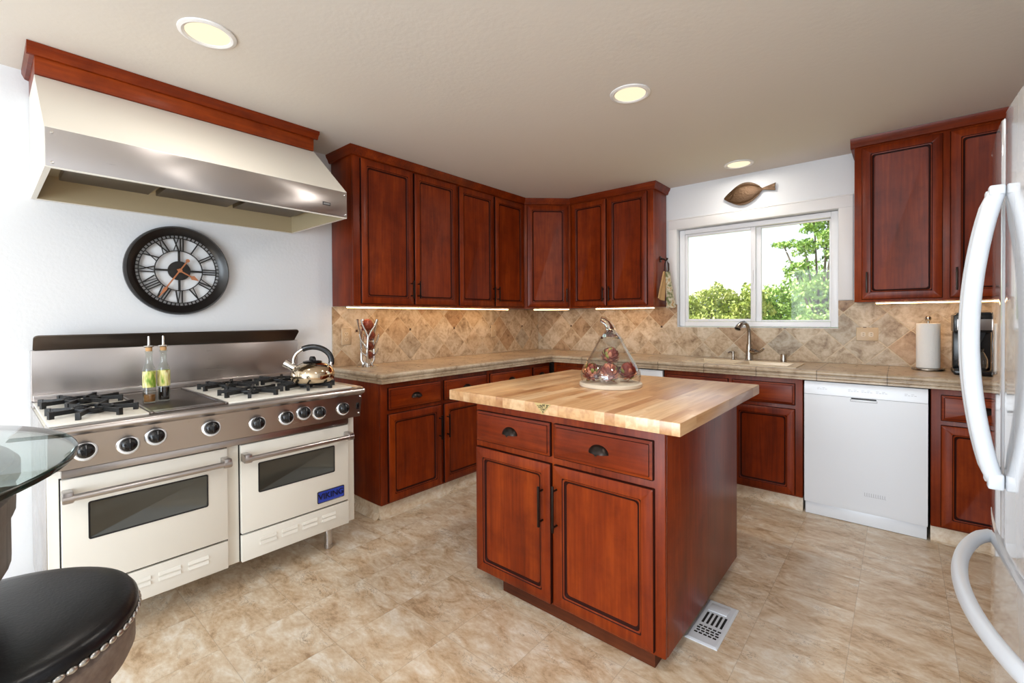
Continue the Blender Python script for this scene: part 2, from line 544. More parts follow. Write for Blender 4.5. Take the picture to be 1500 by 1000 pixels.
# ------------------------------------------------------------------ mesh builder
class MB:
    def __init__(self, *mats):
        self.bm = bmesh.new()
        self.mats = list(mats)

    def _f(self, vs, m=0):
        try:
            f = self.bm.faces.new(vs)
            f.material_index = m
            return f
        except ValueError:
            return None

    def box(self, x0, x1, y0, y1, z0, z1, b=0, m=0, seg=2):
        if x1 < x0: x0, x1 = x1, x0
        if y1 < y0: y0, y1 = y1, y0
        if z1 < z0: z0, z1 = z1, z0
        v = [self.bm.verts.new((x, y, z)) for x in (x0, x1) for y in (y0, y1) for z in (z0, z1)]
        fs = [self._f([v[i] for i in q], m) for q in ((0, 1, 3, 2), (4, 6, 7, 5), (0, 4, 5, 1), (2, 3, 7, 6), (0, 2, 6, 4), (1, 5, 7, 3))]
        if b > 0:
            b = min(b, .45 * min(x1 - x0, y1 - y0, z1 - z0))
            es = list({e for f in fs for e in f.edges})
            bmesh.ops.bevel(self.bm, geom=es, offset=b, segments=seg, affect='EDGES', profile=.5)
        return self

    def prism(self, pts, axis, a0, a1, m=0, b=0):
        """pts in the two other axes (cyclic order kept), extruded along axis"""
        def mk(p, a):
            q = list(p)
            q.insert(axis, a)
            return self.bm.verts.new(q)
        A = [mk(p, a0) for p in pts]
        B = [mk(p, a1) for p in pts]
        n = len(pts)
        fs = [self._f(A, m), self._f(B[::-1], m)]
        for i in range(n):
            fs.append(self._f([A[i], B[i], B[(i + 1) % n], A[(i + 1) % n]], m))
        if b:
            es = list(set(fs[0].edges) | set(fs[1].edges))
            bmesh.ops.bevel(self.bm, geom=es, offset=b, segments=2, affect='EDGES', profile=.5)
        return self

    def rings(self, rings, m=0, close=True, cap0=False, cap1=False, ms=None):
        V = [[self.bm.verts.new(p) for p in r] for r in rings]
        n = len(V[0])
        for k in range(len(V) - 1):
            for i in range(n if close else n - 1):
                j = (i + 1) % n
                self._f([V[k][i], V[k][j], V[k + 1][j], V[k + 1][i]], ms[k] if ms else m)
        if cap0: self._f(V[0][::-1], ms[0] if ms else m)
        if cap1: self._f(V[-1], ms[-1] if ms else m)
        return self

    def lathe(self, prof, c=(0, 0, 0), axis='Z', seg=32, m=0, ms=None, cap0=True, cap1=True, sx=1, sy=1):
        R = []
        for r, h in prof:
            ring = []
            for i in range(seg):
                a = 2 * PI * i / seg
                x, y = r * math.cos(a) * sx, r * math.sin(a) * sy
                p = {'Z': (x, y, h), 'Y': (x, h, -y), 'X': (h, x, y)}[axis]
                ring.append((p[0] + c[0], p[1] + c[1], p[2] + c[2]))
            R.append(ring)
        return self.rings(R, m, True, cap0, cap1, ms)

    def tube(self, pts, r, seg=8, m=0, closed=False, sx=1.0, sy=1.0, upv=None):
        pts = [Vector(p) for p in pts]
        n = len(pts)
        rs = r if isinstance(r, (list, tuple)) else [r] * n
        R = []
        ref = None
        for i, p in enumerate(pts):
            if closed:
                d = pts[(i + 1) % n] - pts[i - 1]
            else:
                d = pts[min(i + 1, n - 1)] - pts[max(i - 1, 0)]
            d.normalize()
            if upv is not None:
                ref = Vector(upv)
            elif ref is None:
                ref = Vector((0, 0, 1)) if abs(d.z) < .9 else Vector((1, 0, 0))
            u = (ref - d * ref.dot(d)).normalized()
            ref = u
            w = d.cross(u)
            R.append([p + u * (rs[i] * sx * math.cos(2 * PI * k / seg)) + w * (rs[i] * sy * math.sin(2 * PI * k / seg)) for k in range(seg)])
        if closed:
            R.append(R[0])
        return self.rings(R, m, True, not closed, not closed)

    def cyl(self, p0, p1, r0, r1=None, seg=20, m=0):
        return self.tube([p0, p1], [r0, r0 if r1 is None else r1], seg, m)

    def ball(self, c, r, m=0, seg=14, rg=9, s=(1, 1, 1)):
        R = []
        for k in range(rg + 1):
            a = PI * k / rg
            rr = max(math.sin(a), .004)
            R.append([(c[0] + r * s[0] * rr * math.cos(2 * PI * i / seg), c[1] + r * s[1] * rr * math.sin(2 * PI * i / seg), c[2] - r * s[2] * math.cos(a)) for i in range(seg)])
        return self.rings(R, m, True, True, True)

    def rrect_panel(self, x0, x1, z0, z1, yf, prof, mcap=0, n=4):
        """stepped panel in the XZ plane facing -Y; prof = (inset, out, corner radius, material of the band that ends here)"""
        R, ms = [], []
        for ins, out, rad, mm in prof:
            a0, a1, c0, c1 = x0 + ins, x1 - ins, z0 + ins, z1 - ins
            ring = []
            for cx, cz, s in ((a1 - rad, c0 + rad, -PI / 2), (a1 - rad, c1 - rad, 0), (a0 + rad, c1 - rad, PI / 2), (a0 + rad, c0 + rad, PI)):
                for k in range(n + 1):
                    a = s + PI / 2 * k / n
                    ring.append((cx + rad * math.cos(a), yf - out, cz + rad * math.sin(a)))
            R.append(ring)
            ms.append(mm)
        V = [[self.bm.verts.new(p) for p in r] for r in R]
        k = len(V[0])
        for q in range(len(V) - 1):
            for i in range(k):
                j = (i + 1) % k
                self._f([V[q][i], V[q][j], V[q + 1][j], V[q + 1][i]], ms[q + 1])
        self._f(V[-1], mcap)
        self._f(V[0][::-1], ms[0])
        return self

    def xf(self, mat):
        bmesh.ops.transform(self.bm, matrix=mat, verts=self.bm.verts)
        return self

    def build(self, name, parent=None, smooth=32, loc=None):
        bmesh.ops.recalc_face_normals(self.bm, faces=self.bm.faces)
        me = bpy.data.meshes.new(name)
        self.bm.to_mesh(me)
        self.bm.free()
        for mm in self.mats:
            me.materials.append(M[mm] if isinstance(mm, str) else mm)
        if smooth:
            me.polygons.foreach_set('use_smooth', [True] * len(me.polygons))
            me.set_sharp_from_angle(angle=math.radians(smooth))
        o = bpy.data.objects.new(name, me)
        COL.objects.link(o)
        if parent:
            o.parent = parent
        if loc:
            o.location = loc
        return o


def tag(o, label, cat, group=None):
    o['label'] = label
    o['category'] = cat
    if group:
        o['group'] = group
    return o


def thing(name, label, cat, loc=(0, 0, 0), rz=0, group=None):
    o = bpy.data.objects.new(name, None)
    o.empty_display_size = .1
    o.location = loc
    o.rotation_euler = (0, 0, rz)
    COL.objects.link(o)
    return tag(o, label, cat, group)


def dup(root, loc, rz, label, group=None):
    r = root.copy()
    COL.objects.link(r)
    r.location = loc
    r.rotation_euler = (0, 0, rz)
    r['label'] = label
    if group:
        r['group'] = group
    for ch in list(root.children):
        c = ch.copy()
        COL.objects.link(c)
        c.parent = r
        for g in ch.children:
            d = g.copy()
            COL.objects.link(d)
            d.parent = c
    return r


def struct(o):
    o['kind'] = 'structure'
    return o


def text(name, s, size, mat, parent, loc, rot, ext=.001, bold=.0):
    cu = bpy.data.curves.new(name, 'FONT')
    cu.body = s
    cu.size = size
    cu.extrude = ext
    cu.offset = bold
    cu.align_x = 'CENTER'
    cu.align_y = 'CENTER'
    tmp = bpy.data.objects.new(name, cu)
    COL.objects.link(tmp)
    dg = bpy.context.evaluated_depsgraph_get()
    me = bpy.data.meshes.new_from_object(tmp.evaluated_get(dg))
    bpy.data.objects.remove(tmp)
    me.name = name
    me.materials.clear()
    me.materials.append(M[mat])
    o = bpy.data.objects.new(name, me)
    COL.objects.link(o)
    o.parent = parent
    o.location = loc
    o.rotation_euler = rot
    return o


H90 = PI / 2
CEIL = 2.465
RX = 4.05          # right wall
BY = -7.0          # wall behind the camera

# ------------------------------------------------------------------ room shell
struct(MB('floor').box(-.15, RX + .15, BY - .15, .15, -.12, 0).build('floor', smooth=0))
struct(MB('ceiling').box(-.15, RX + .15, BY - .15, .15, CEIL, CEIL + .2).build('ceiling', smooth=0))
struct(MB('wall').box(-.15, 0, BY - .15, -6.4, 0, CEIL).box(-.15, 0, -5.1, .15, 0, CEIL).box(-.15, 0, -6.4, -5.1, 0, .85)
       .box(-.15, 0, -6.4, -5.1, 2.15, CEIL).build('wall_left', smooth=0))
WX0, WX1, WZ0, WZ1 = 1.583, 2.770, 1.2, 2.078
struct(MB('wall').box(0, WX0, 0, .15, 0, CEIL).box(WX1, RX, 0, .15, 0, CEIL).box(WX0, WX1, 0, .15, 0, WZ0).box(WX0, WX1, 0, .15, WZ1, CEIL).build('wall_back', smooth=0))
struct(MB('wall').box(RX, RX + .15, BY - .15, .15, 0, CEIL).build('wall_right', smooth=0))
struct(MB('wall').box(0, .5, BY - .15, BY, 0, CEIL).box(3.8, RX, BY - .15, BY, 0, CEIL).box(.5, 3.8, BY - .15, BY, 2.3, CEIL).build('wall_front', smooth=0))

# kitchen window: casing, vinyl frame, two sashes
win = bpy.data.objects.new('window_1', None)
COL.objects.link(win)
win.location = (WX0, 0, WZ0)
struct(win)
W, Hh = WX1 - WX0, WZ1 - WZ0
cas = MB('trim')
for a in ((-.075, -.002, .205, Hh), (W + .002, W + .088, .205, Hh)):
    cas.box(a[0], a[1], -.016, -.001, a[2], a[3] + .002, .003)
cas.box(-.075, W + .088, -.016, -.001, Hh + .002, Hh + .09, .003)
cas.box(-.079, W + .088, -.02, -.001, Hh + .084, Hh + .094, .003)
cas.build('window_casing', win)
fr = MB('vinyl')
fr.box(.004, .05, .05, .13, .004, Hh - .004, .004).box(W - .05, W - .004, .05, .13, .004, Hh - .004, .004)
fr.box(.05, W - .05, .05, .13, .004, .045, .004).box(.05, W - .05, .05, .13, Hh - .045, Hh - .004, .004)
fr.build('window_frame', win)
xm = .625


def sash(name, x0, x1, y0, y1, w, wl, wr):
    s = MB('vinyl').box(x0, x0 + wl, y0, y1, .047, Hh - .047, .003).box(x1 - wr, x1, y0, y1, .047, Hh - .047, .003)
    s.box(x0 + wl, x1 - wr, y0, y1, .047, .047 + w, .003).box(x0 + wl, x1 - wr, y0, y1, Hh - .047 - w, Hh - .047, .003)
    so = s.build(name, win)
    MB('pane').box(x0 + wl - .003, x1 - wr + .003, (y0 + y1) / 2 - .002, (y0 + y1) / 2 + .002, .047 + w - .003, Hh - .047 - w + .003).build('window_pane', so, 0)
    return so


s1 = sash('sliding_sash', .052, xm, .055, .085, .022, .022, .036)
sash('fixed_sash', xm - .004, W - .052, .09, .12, .012, .04, .012)
MB('vinyl').prism([(-.022, -.06), (-.006, -.045), (-.006, .045), (-.022, .06)], 0, 0, .016, 0).xf(Matrix.Translation((xm - .03, .055, .42))).build('latch', s1)

# trim: white sill strip left of the window casing is painted wall; tile reveals
struct(MB('wall').box(.0, .012, -7, -3.99, .0, .09, .003).build('baseboard_left'))

# backsplash
sp = MB('splash_l').box(.001, .012, -2.474, -.0125, .9415, 1.379).build('backsplash', smooth=0)
tag(sp, 'diagonal stone tile backsplash on left wall under the four door upper cabinets', 'backsplash')
sp2 = MB('splash_b').box(.001, WX0 - .001, -.012, -.001, .9415, 1.379).box(1.49, WX0 - .001, -.0118, -.001, 1.375, 1.402)
sp2.box(WX0 - .001, WX1 + .001, -.012, -.001, .9415, WZ0 - .004).box(WX1 + .001, RX - .002, -.012, -.001, .9415, 1.379).box(WX1 + .001, 2.88, -.0118, -.001, 1.375, 1.402)
sp2 = sp2.build('backsplash', smooth=0)
tag(sp2, 'diagonal stone tile backsplash on window wall behind the sink', 'backsplash')

# ------------------------------------------------------------------ cabinet kit  (local: x right, -y front, z up)
DOOR = [(0, 0, .003, 0), (0, .013, .003, 1), (.002, .017, .003, 1), (.006, .0195, .004, 0), (.046, .0195, .006, 0), (.049, .0165, .012, 1), (.054, .0155, .014, 0), (.058, .0105, .015, 1), (.064, .009, .015, 1)]
DRAW = [(0, 0, .003, 0), (0, .012, .003, 1), (.002, .014, .003, 1), (.009, .0165, .004, 1), (.012, .0195, .004, 0)]
DRAW2 = [(0, 0, .003, 0), (0, .012, .003, 1), (.003, .0135, .003, 1), (.013, .0155, .004, 0), (.015, .0185, .004, 1), (.018, .0195, .004, 0)]


def bar_pull(parent, x, yf, z0, z1):
    p = MB('bronze')
    p.box(x - .005, x + .005, yf - .034, yf - .026, z0, z1, .002)
    for z in (z0 + .022, z1 - .022):
        p.cyl((x, yf + .002, z), (x, yf - .028, z), .0045, seg=10)
    return p.build('bar_pull', parent)


def cup_pull(parent, x, yf, z, w=.088, h=.036, d=.026):
    p = MB('bronze')
    for s in (1.0, .9):
        G = []
        for a in range(13):
            u = PI * a / 12
            row = []
            for c in range(7):
                v = H90 * c / 6
                row.append((x + s * w / 2 * math.cos(u) * math.cos(v * .98), yf + .001 - s * d * math.sin(v), z - h * .3 + s * (h * .95 * math.sin(u) * math.cos(v * .98) - .011 * math.sin(v) * math.sin(u))))
            G.append(row)
        p.rings(G, 0, False)
    p.box(x - w * .48, x + w * .48, yf - .002, yf + .0, z - h * .3 - .002, z - h * .3 + .004, .001)
    return p.build('cup_pull', parent)


def door(parent, x0, x1, z0, z1, yf, pull=None, pl=(0, 0)):
    d = MB('wood', 'glaze').rrect_panel(x0, x1, z0, z1, yf, DOOR).build('door', parent)
    if pull is not None:
        bar_pull(d, pull, yf - .0195, *pl)
    return d


def drawer(parent, x0, x1, z0, z1, yf, cup=True, name='drawer'):
    d = MB('wood_h', 'glaze').rrect_panel(x0, x1, z0, z1, yf, DRAW2).build(name, parent)
    if cup:
        cup_pull(d, (x0 + x1) / 2, yf - .0195, (z0 + z1) / 2)
    return d


def carcass(parent, w, d, z0, z1, mat='wood'):
    """box with a face frame (frame edges glazed where doors sit)"""
    b = MB(mat, 'glaze')
    b.box(0.0008, w - .0008, -d + .02, -.014, z0, z1, .001)
    b.box(0.0008, w - .0008, -d, -d + .0195, z0, z1, .003)
    return b.build('carcass', parent)


UZ0, UZ1 = 1.381, 2.424
DZ0, DZ1 = 1.396, 2.395
# --- left wall uppers
UD = .302


def upper(label, loc, rz, w, doors, group='upper cabinets'):
    t = thing('upper_cabinet', label, 'cabinet', loc, rz, group)
    carcass(t, w, UD, UZ0, UZ1)
    for x0, x1, hx in doors:
        door(t, x0, x1, DZ0, DZ1, -UD, hx, (1.44, 1.575))
    return t


y0 = -2.475
upper('two door cherry upper cabinet next to the range hood', (0, y0, 0), H90, .951, [(.052, .492, .468), (.506, .938, .53)])
upper('two door cherry upper cabinet between the hood side cabinet and the corner one', (0, -1.524, 0), H90, .9, [(.018, .45, .428), (.464, .882, .486)])
upper('two door cherry upper cabinet left of the window, towel hook on its side', (.634, 0, 0), 0, .854, [(.026, .402, .378), (.418, .802, .442)])
# corner
tc_ = thing('upper_cabinet', 'single door cherry corner cabinet set at an angle between the two walls', 'cabinet', (UD, -.622, 0), PI / 4, 'upper cabinets')
inv = (Matrix.Translation((UD, -.622, 0)) @ Matrix.Rotation(PI / 4, 4, 'Z')).inverted()
ex = .632
MB('wood', 'glaze').prism([(.014, -.622), (UD, -.622), (ex, -(UD - .01)), (ex, -.014), (.014, -.014)], 2, UZ0, UZ1).xf(inv).build('carcass', tc_, 0)
dl = math.hypot(ex - UD, .622 - UD + .01)
door(tc_, .03, dl - .028, DZ0, DZ1, .0, dl - .05, (1.44, 1.575))
# right upper
tr_ = upper('two door cherry upper cabinet right of the window, partly behind the refrigerator', (2.882, 0, 0), 0, .95, [(.040, .43, .068), (.462, .915, .49)])
cr = MB('wood_h')
cr.prism([(-UD + .004, UZ1 - .02), (-UD - .012, UZ1 - .014), (-UD - .02, UZ1 + .004), (-UD - .032, UZ1 + .022), (-UD - .036, CEIL - .002), (-UD + .004, CEIL - .002)], 0, -.02, .97)
cr.box(-.02, .001, -UD + .004, -.003, UZ1 - .014, CEIL - .002)
cr.box(.002, .948, -UD + .004, -.016, UZ1 + .001, CEIL - .002)
cr.build('crown', tr_)


# crown of the joined run
def sweep_path(path, prof, m, close_ends=True):
    """path: list of 2D points, outward to the right of travel; prof: (out, z)"""
    R = []
    n = len(path)
    for i, p in enumerate(path):
        p = Vector(p)
        d1 = (p - Vector(path[i - 1])).normalized() if i else None
        d2 = (Vector(path[i + 1]) - p).normalized() if i < n - 1 else None
        if d1 is None: d1 = d2
        if d2 is None: d2 = d1
        n1, n2 = Vector((d1.y, -d1.x)), Vector((d2.y, -d2.x))
        mm = (n1 + n2).normalized()
        k = 1 / max(mm.dot(n1), .2)
        R.append([(p.x + mm.x * k * o, p.y + mm.y * k * o, z) for o, z in prof])
    m.rings(R, 0, True, True, True)
    return m


crown_prof = [(.002, UZ1 - .02), (.012, UZ1 - .016), (.019, UZ1 + .004), (.031, UZ1 + .022), (.035, CEIL - .002), (-.03, CEIL - .002), (-.03, UZ1 + .001), (.002, UZ1 + .001)]
cm = MB('wood_h')
sweep_path([(.002, y0 - .0), (UD, y0 - .0), (UD, -.622), (ex, -UD + .005), (1.488, -UD + .005), (1.488, -.003)], crown_prof, cm)
tag(cm.build('crown_moulding'), 'cherry crown moulding along the cabinets from range hood to window', 'moulding')

# --- base cabinets
BD, BZ0, BZ1 = .603, .088, .872


def base(label, loc, rz, w, drawers, doors, kick=True, d=BD, group='base cabinets'):
    t = thing('base_cabinet', label, 'cabinet', loc, rz, group)
    carcass(t, w, d, BZ0, BZ1)
    for x0, x1, cup in drawers:
        drawer(t, x0, x1, .697, .842, -d, cup, 'drawer' if cup is not None else 'false_drawer_front')
    for x0, x1, hx in doors:
        door(t, x0, x1, .1, .672, -d, hx, (.43, .60))
    if kick:
        k = MB('cove')
        k.prism([(-d + .022, BZ0 - .001), (-d + .016, .03), (-d + .004, .008), (-d - .012, .001), (-.02, .001), (-.02, BZ0 - .001)], 0, .001, w - .001)
        k.build('toe_kick', t)
    return t


bA = base('two door two drawer cherry base cabinet beside the range', (0, -2.475, 0), H90, .99, [(.053, .498, True), (.527, .975, True)], [(.05, .498, .474), (.524, .975, .548)])
MB('cove').prism([(-.018, .0015), (-.004, .012), (.0005, .035), (.0005, BZ0 - .001), (-.0015, BZ0 - .001), (-.003, .036), (-.03, .0015)], 1, -BD + .02, -.014).build('toe_kick_return', bA)
base('cherry base cabinet in the corner behind the island, under the left counter', (0, -1.484, 0), H90, .86, [(.025, .553, True), (.592, .835, True)], [(.025, .286, .262), (.292, .553, .316), (.592, .835, .616)])
base('blind cherry base cabinet right of the inside corner', (.64, 0, 0), 0, .672, [(.04, .64, True)], [(.04, .337, .31), (.343, .64, .37)])
base('cherry sink base cabinet under the window', (1.702, 0, 0), 0, .93, [(.018, .474, False), (.5, .888, False)], [(.018, .474, None), (.5, .888, None)])
bR = base('cherry base cabinet between dishwasher and refrigerator', (3.25, 0, 0), 0, .79, [(.042, .4, True), (.42, .76, True)], [(.042, .4, None), (.42, .76, .45)])

# countertop --------------------------------------------------------------
CT = .94
FL, FB = .648, -.642        # front edges
cprof = [(-.034, CT), (-.012, CT), (-.004, CT - .004), (0, CT - .013), (-.001, CT - .022), (-.006, CT - .029), (-.012, CT - .031), (-.012, CT - .035), (-.004, CT - .038), (-.003, CT - .044), (-.009, CT - .049), (-.004, CT - .053), (-.004, CT - .064), (-.034, CT - .064)]
cb = MB('counter')
sweep_path([(.003, -2.492), (FL, -2.492), (FL, FB), (RX - .004, FB)], cprof, cb)
SX0, SX1, SY0, SY1 = 1.86, 2.56, -.56, -.22


def slab(x0, x1, y0, y1):
    cb.box(x0, x1, y0, y1, CT - .064, CT)


e = .034
slab(.003, FL - e, -2.492 + e, -.003)
slab(FL - e, SX0, FB + e, -.003)
slab(SX1, RX - .004, FB + e, -.003)
slab(SX0, SX1, FB + e, SY0)
slab(SX0, SX1, SY1, -.003)
tag(cb.build('countertop', smooth=40), 'L shaped beige stone tile countertop along the left and window walls', 'countertop')

# sink
sk = thing('kitchen_sink', 'biscuit coloured double bowl sink set in counter under the window', 'sink', (0, 0, 0))
b = MB('sink')
rz_ = CT + .006
for bx0, bx1 in ((SX0 + .03, 2.195), (2.225, SX1 - .03)):
    by0, by1 = SY0 + .028, SY1 - .028
    b.rings([[(bx0, by0, rz_), (bx1, by0, rz_), (bx1, by1, rz_), (bx0, by1, rz_)], [(bx0 + .006, by0 + .006, rz_ - .01), (bx1 - .006, by0 + .006, rz_ - .01), (bx1 - .006, by1 - .006, rz_ - .01), (bx0 + .006, by1 - .006, rz_ - .01)],
             [(bx0 + .02, by0 + .02, .882), (bx1 - .02, by0 + .02, .882), (bx1 - .02, by1 - .02, .882), (bx0 + .02, by1 - .02, .882)]], 0, True, False, True)
xs = [SX0 - .03, SX0 + .03, 2.195, 2.225, SX1 - .03, SX1 + .03]
ys = [SY0 - .02, SY0 + .028, SY1 - .028, SY1 + .01]
for i in range(5):
    for j in range(3):
        if j == 1 and i in (1, 3):
            continue
        b.box(xs[i], xs[i + 1], ys[j], ys[j + 1], CT + .0005, rz_)
b.build('basin', sk, 20)
for x in (2.04, 2.37):
    MB('chrome').cyl((x, -.39, .8825), (x, -.39, .886), .04).build('drain', sk)

# ------------------------------------------------------------------ island
il = thing('kitchen_island', 'cherry island cabinet with butcher block top in the middle of the floor', 'island', (1.536, -2.545, 0), 0)
IW, ID = .948, .935
b = MB('wood', 'glaze')
b.box(.001, IW, .02, ID, .055, .8805, .002)
b.box(.001, IW, .0, .0195, .055, .8805, .006)
b.build('carcass', il)
MB('kick_wood').box(.16, IW - .045, .012, ID - .05, .001, .054).build('toe_kick', il)
for x0, x1 in ((.014, .454), (.472, .908)):
    drawer(il, x0, x1, .697, .843, 0.0)
door(il, .012, .456, .066, .668, 0, .416, (.398, .572))
door(il, .470, .910, .072, .668, 0, .49, (.395, .590))
bt = MB('block').box(1.39 - 1.536, 2.555 - 1.536, -.047, 1.09, .8815, .93, .004).build('butcher_block', il)
em = MB('gold', 'gold_dark')
em.prism([(-.045, .024), (.045, .024), (0, -.022)], 1, -.0006, .0006, 0)
for i in range(44):
    for _ in range(30):
        px_, pz_ = random.uniform(-.036, .036), random.uniform(-.014, .020)
        if abs(px_) < .036 * (pz_ + .018) / .042:
            break
    em.box(px_ - .003, px_ + .003, -.0012, -.0004, pz_ - .0012, pz_ + .0012, 0, 1)
em.build('maker_emblem', bt, 0, loc=(1.976 - 1.536, -.0478, .905))

# floor register
fr_ = thing('floor_register', 'white metal floor register beside the island', 'floor vent', (2.524, -2.14, 0))
b = MB('register', 'gap')
wv, lv = .062, .157
b.prism([(-wv, -lv), (wv, -lv), (wv, lv), (-wv, lv)], 2, .0005, .004, 0)
b.rings([[(-wv, -lv, .004), (wv, -lv, .004), (wv, lv, .004), (-wv, lv, .004)], [(-wv + .008, -lv + .008, .0075), (wv - .008, -lv + .008, .0075), (wv - .008, lv - .008, .0075), (-wv + .008, lv - .008, .0075)]], 0, True, False, True)
b.build('faceplate', fr_, 0)
b = MB('register').box(-.04, .035, .068, .125, .0076, .0115, .002).build('damper_panel', fr_)
b = MB('gap')
for i in range(5):
    x = -.038 + i * .018
    b.box(x, x + .009, -.028, .055, .0076, .0082)
for i in range(5):
    for j in range(4):
        x, y = -.042 + i * .018, -.108 + j * .017
        b.box(x + (.004 if j % 2 else 0), x + .013 + (.004 if j % 2 else 0), y, y + .009, .0076, .0082)
b.build('slots', fr_, 0)

# ------------------------------------------------------------------ dishwasher
dw = thing('dishwasher', 'white dishwasher under the counter right of the sink', 'dishwasher', (2.638, 0, 0))
MB('gap').box(.004, .602, -.585, -.03, .01, .868).build('cabinet_box', dw, 0)
dd = MB('white_app')
dd.prism([(-.589, .082), (-.618, .082), (-.6245, .11), (-.6255, .785), (-.589, .785)], 0, .005, .601, 0)
dd = dd.build('door', dw)
cp_ = MB('white_app').prism([(-.589, .787), (-.6255, .787), (-.624, .84), (-.616, .868), (-.589, .868)], 0, .005, .601, 0).build('control_panel', dw)
hp = MB('gap', 'white_app')
hp.box(.25, .372, -.6262, -.6235, .776, .7835, 0, 0).box(.246, .376, -.6285, -.6252, .762, .7745, .001, 1)
hp.build('pocket_handle', dd)
for x0 in (.075, .235, .30, .37, .5):
    pr = MB('faint')
    for k in range(4):
        pr.box(x0 + k * .014, x0 + k * .014 + .01, -.6262, -.6225, .822, .825)
        if k % 2 == 0:
            pr.box(x0 + k * .014, x0 + k * .014 + .014, -.6262, -.6225, .831, .833)
    pr.build('printed_legend', cp_, 0)
lg = MB('faint_mark')
for k in range(10):
    lg.box(.316 + k * .0105, .3235 + k * .0105, -.6262, -.6252, .19, .192)
    lg.box(.316 + k * .0105, .3185 + k * .0105, -.6262, -.6252, .192, .212)
lg.build('brand_plate', dd, 0)
MB('white_app').box(.008, .598, -.605, -.588, .002, .078, .003).build('kick_plate', dw)

cpk = thing('trash_compactor', 'white built in appliance showing between the glass dome and the sink cabinet', 'appliance', (1.316, 0, 0))
MB('gap').box(.004, .38, -.585, -.03, .01, .868).build('cabinet_box', cpk, 0)
MB('white_app').box(.006, .378, -.62, -.588, .1, .866, .006).build('front_panel', cpk)
MB('gap').box(.01, .374, -.57, -.5, .001, .009).build('kick_plate', cpk)

# ------------------------------------------------------------------ range (local x along the wall, -y out)
rg = thing('gas_range', 'wide cream double oven gas range with stainless front on left wall', 'range', (0, -3.985, 0), H90)
RW = 1.235
MB('cream').box(0, RW, -.752, -.025, .145, .893, .003).build('body', rg)
MB('steel_v').box(-.0025, -.0004, -.745, -.03, .147, .892, .0008).build('side_panel', rg)
for x in (.115, RW - .115):
    for y in (-.67, -.12):
        MB('steel_v').lathe([(.021, .001), (.023, .004), (.023, .02), (.02, .022), (.02, .144)], (x, y, 0), seg=20).build('leg', rg)
# stainless strip and console
MB('steel').box(.036, RW - .046, -.776, -.753, .705, .735, .002).build('vent_strip', rg)
MB('gap').box(.03, RW - .03, -.765, -.753, .736, .744).build('shadow_gap', rg, 0)
con = MB('steel').prism([(-.753, .745), (-.815, .745), (-.840, .872), (-.862, .882), (-.868, .892), (-.866, .902), (-.858, .909), (-.84, .9115), (-.753, .9115)], 0, -.002, RW + .003, 0).build('console', rg, 40)
sl = math.atan2(.025, .127)
kx = [(.096, .808), (.221, .804), (.308, .82), (.504, .817), (.694, .803), (.826, .808), (.911, .818), (.993, .806), (1.127, .806)]
for i, (x, z) in enumerate(kx):
    yy = -.815 - (z - .745) / .127 * .025
    kn = MB('black', 'print')
    kn.lathe([(.0275, -.012), (.0275, -.018), (.026, -.026), (.021, -.033), (.012, -.037), (.0, -.038)], axis='Y', seg=32)
    kn.box(-.004, .004, -.041, -.025, -.021, .021, .003)
    kn.box(-.001, .001, -.0416, -.0405, .006, .019, 0, 1)
    ko = kn.build('control_knob', rg, 40)
    ko.location = (x, yy, z)
    ko.rotation_euler = (-sl, 0, 0)
    bz = MB('chrome', 'white_app').lathe([(.038, .0), (.038, -.004), (.0355, -.008), (.0305, -.0115), (.028, -.0115), (.0, -.0115)], axis='Y', seg=36, ms=[0, 0, 1, 0, 0, 0])
    bz.build('bezel', ko)
MB('black').box(RW - .028, RW - .012, -.834, -.826, .79, .825, .002).build('igniter_switch', rg)
for z in (.765, .86):
    MB('chrome').ball((RW - .008, -.818 - (z - .745) / .127 * .025, z), .005, 0, 8, 6).build('screw', rg)


def oven_door(x0, x1, wx0, wx1):
    d = MB('cream').box(x0, x1, -.777, -.7535, .281, .7, .003).build('oven_door', rg)
    MB('gap', 'oven_glass').rrect_panel(wx0, wx1, .457, .602, -.776, [(0, 0, .008, 0), (0, .003, .008, 0), (.004, .003, .006, 0), (.006, .0018, .005, 0)], 1).build('oven_window', d)
    MB('gap').box(x0 - .0045, x1 + .0045, -.7532, -.7522, .1465, .704).build('door_gap_shade', rg, 0)  # dark sheet behind the door, painting the shade in its gaps
    h = MB('steel')
    for x in (x0 + .014, x1 - .014):
        h.box(x - .015, x + .015, -.835, -.776, .625, .665, .004)
    h.cyl((x0 + .01, -.822, .641), (x1 - .01, -.822, .641), .0125, seg=18)
    h.cyl((x0 - .002, -.822, .641), (x0 + .03, -.822, .641), .016, seg=18)
    h.cyl((x1 - .03, -.822, .641), (x1 + .002, -.822, .641), .016, seg=18)
    h.build('oven_handle', d)
    k = MB('cream')
    k.box(x0, x1, -.775, -.7535, .147, .272, .003)
    n = 4
    for i in range(n):
        xc = x0 + (x1 - x0) * (.215 + .19 * i)
        for z in (.202, .224):
            k.prism([(-.774, z), (-.781, z + .001), (-.777, z + .013), (-.774, z + .015)], 0, xc - .038, xc + .038)
    k.build('vent_panel', rg)
    return d


oven_door(.035, .583, .108, .505)
dR = oven_door(.64, 1.188, .714, 1.105)
bd = MB('badge_edge', 'blue').rrect_panel(1.005, 1.158, .309, .372, -.7765, [(0, 0, .006, 0), (0, .004, .006, 0), (.004, .004, .005, 0), (.005, .003, .005, 1)], 1).build('badge', dR)
text('badge_lettering', 'VIKING', .044, 'badge_letters', bd, (1.0815, -.7805, .341), (H90, 0, 0), .0008, .0006)
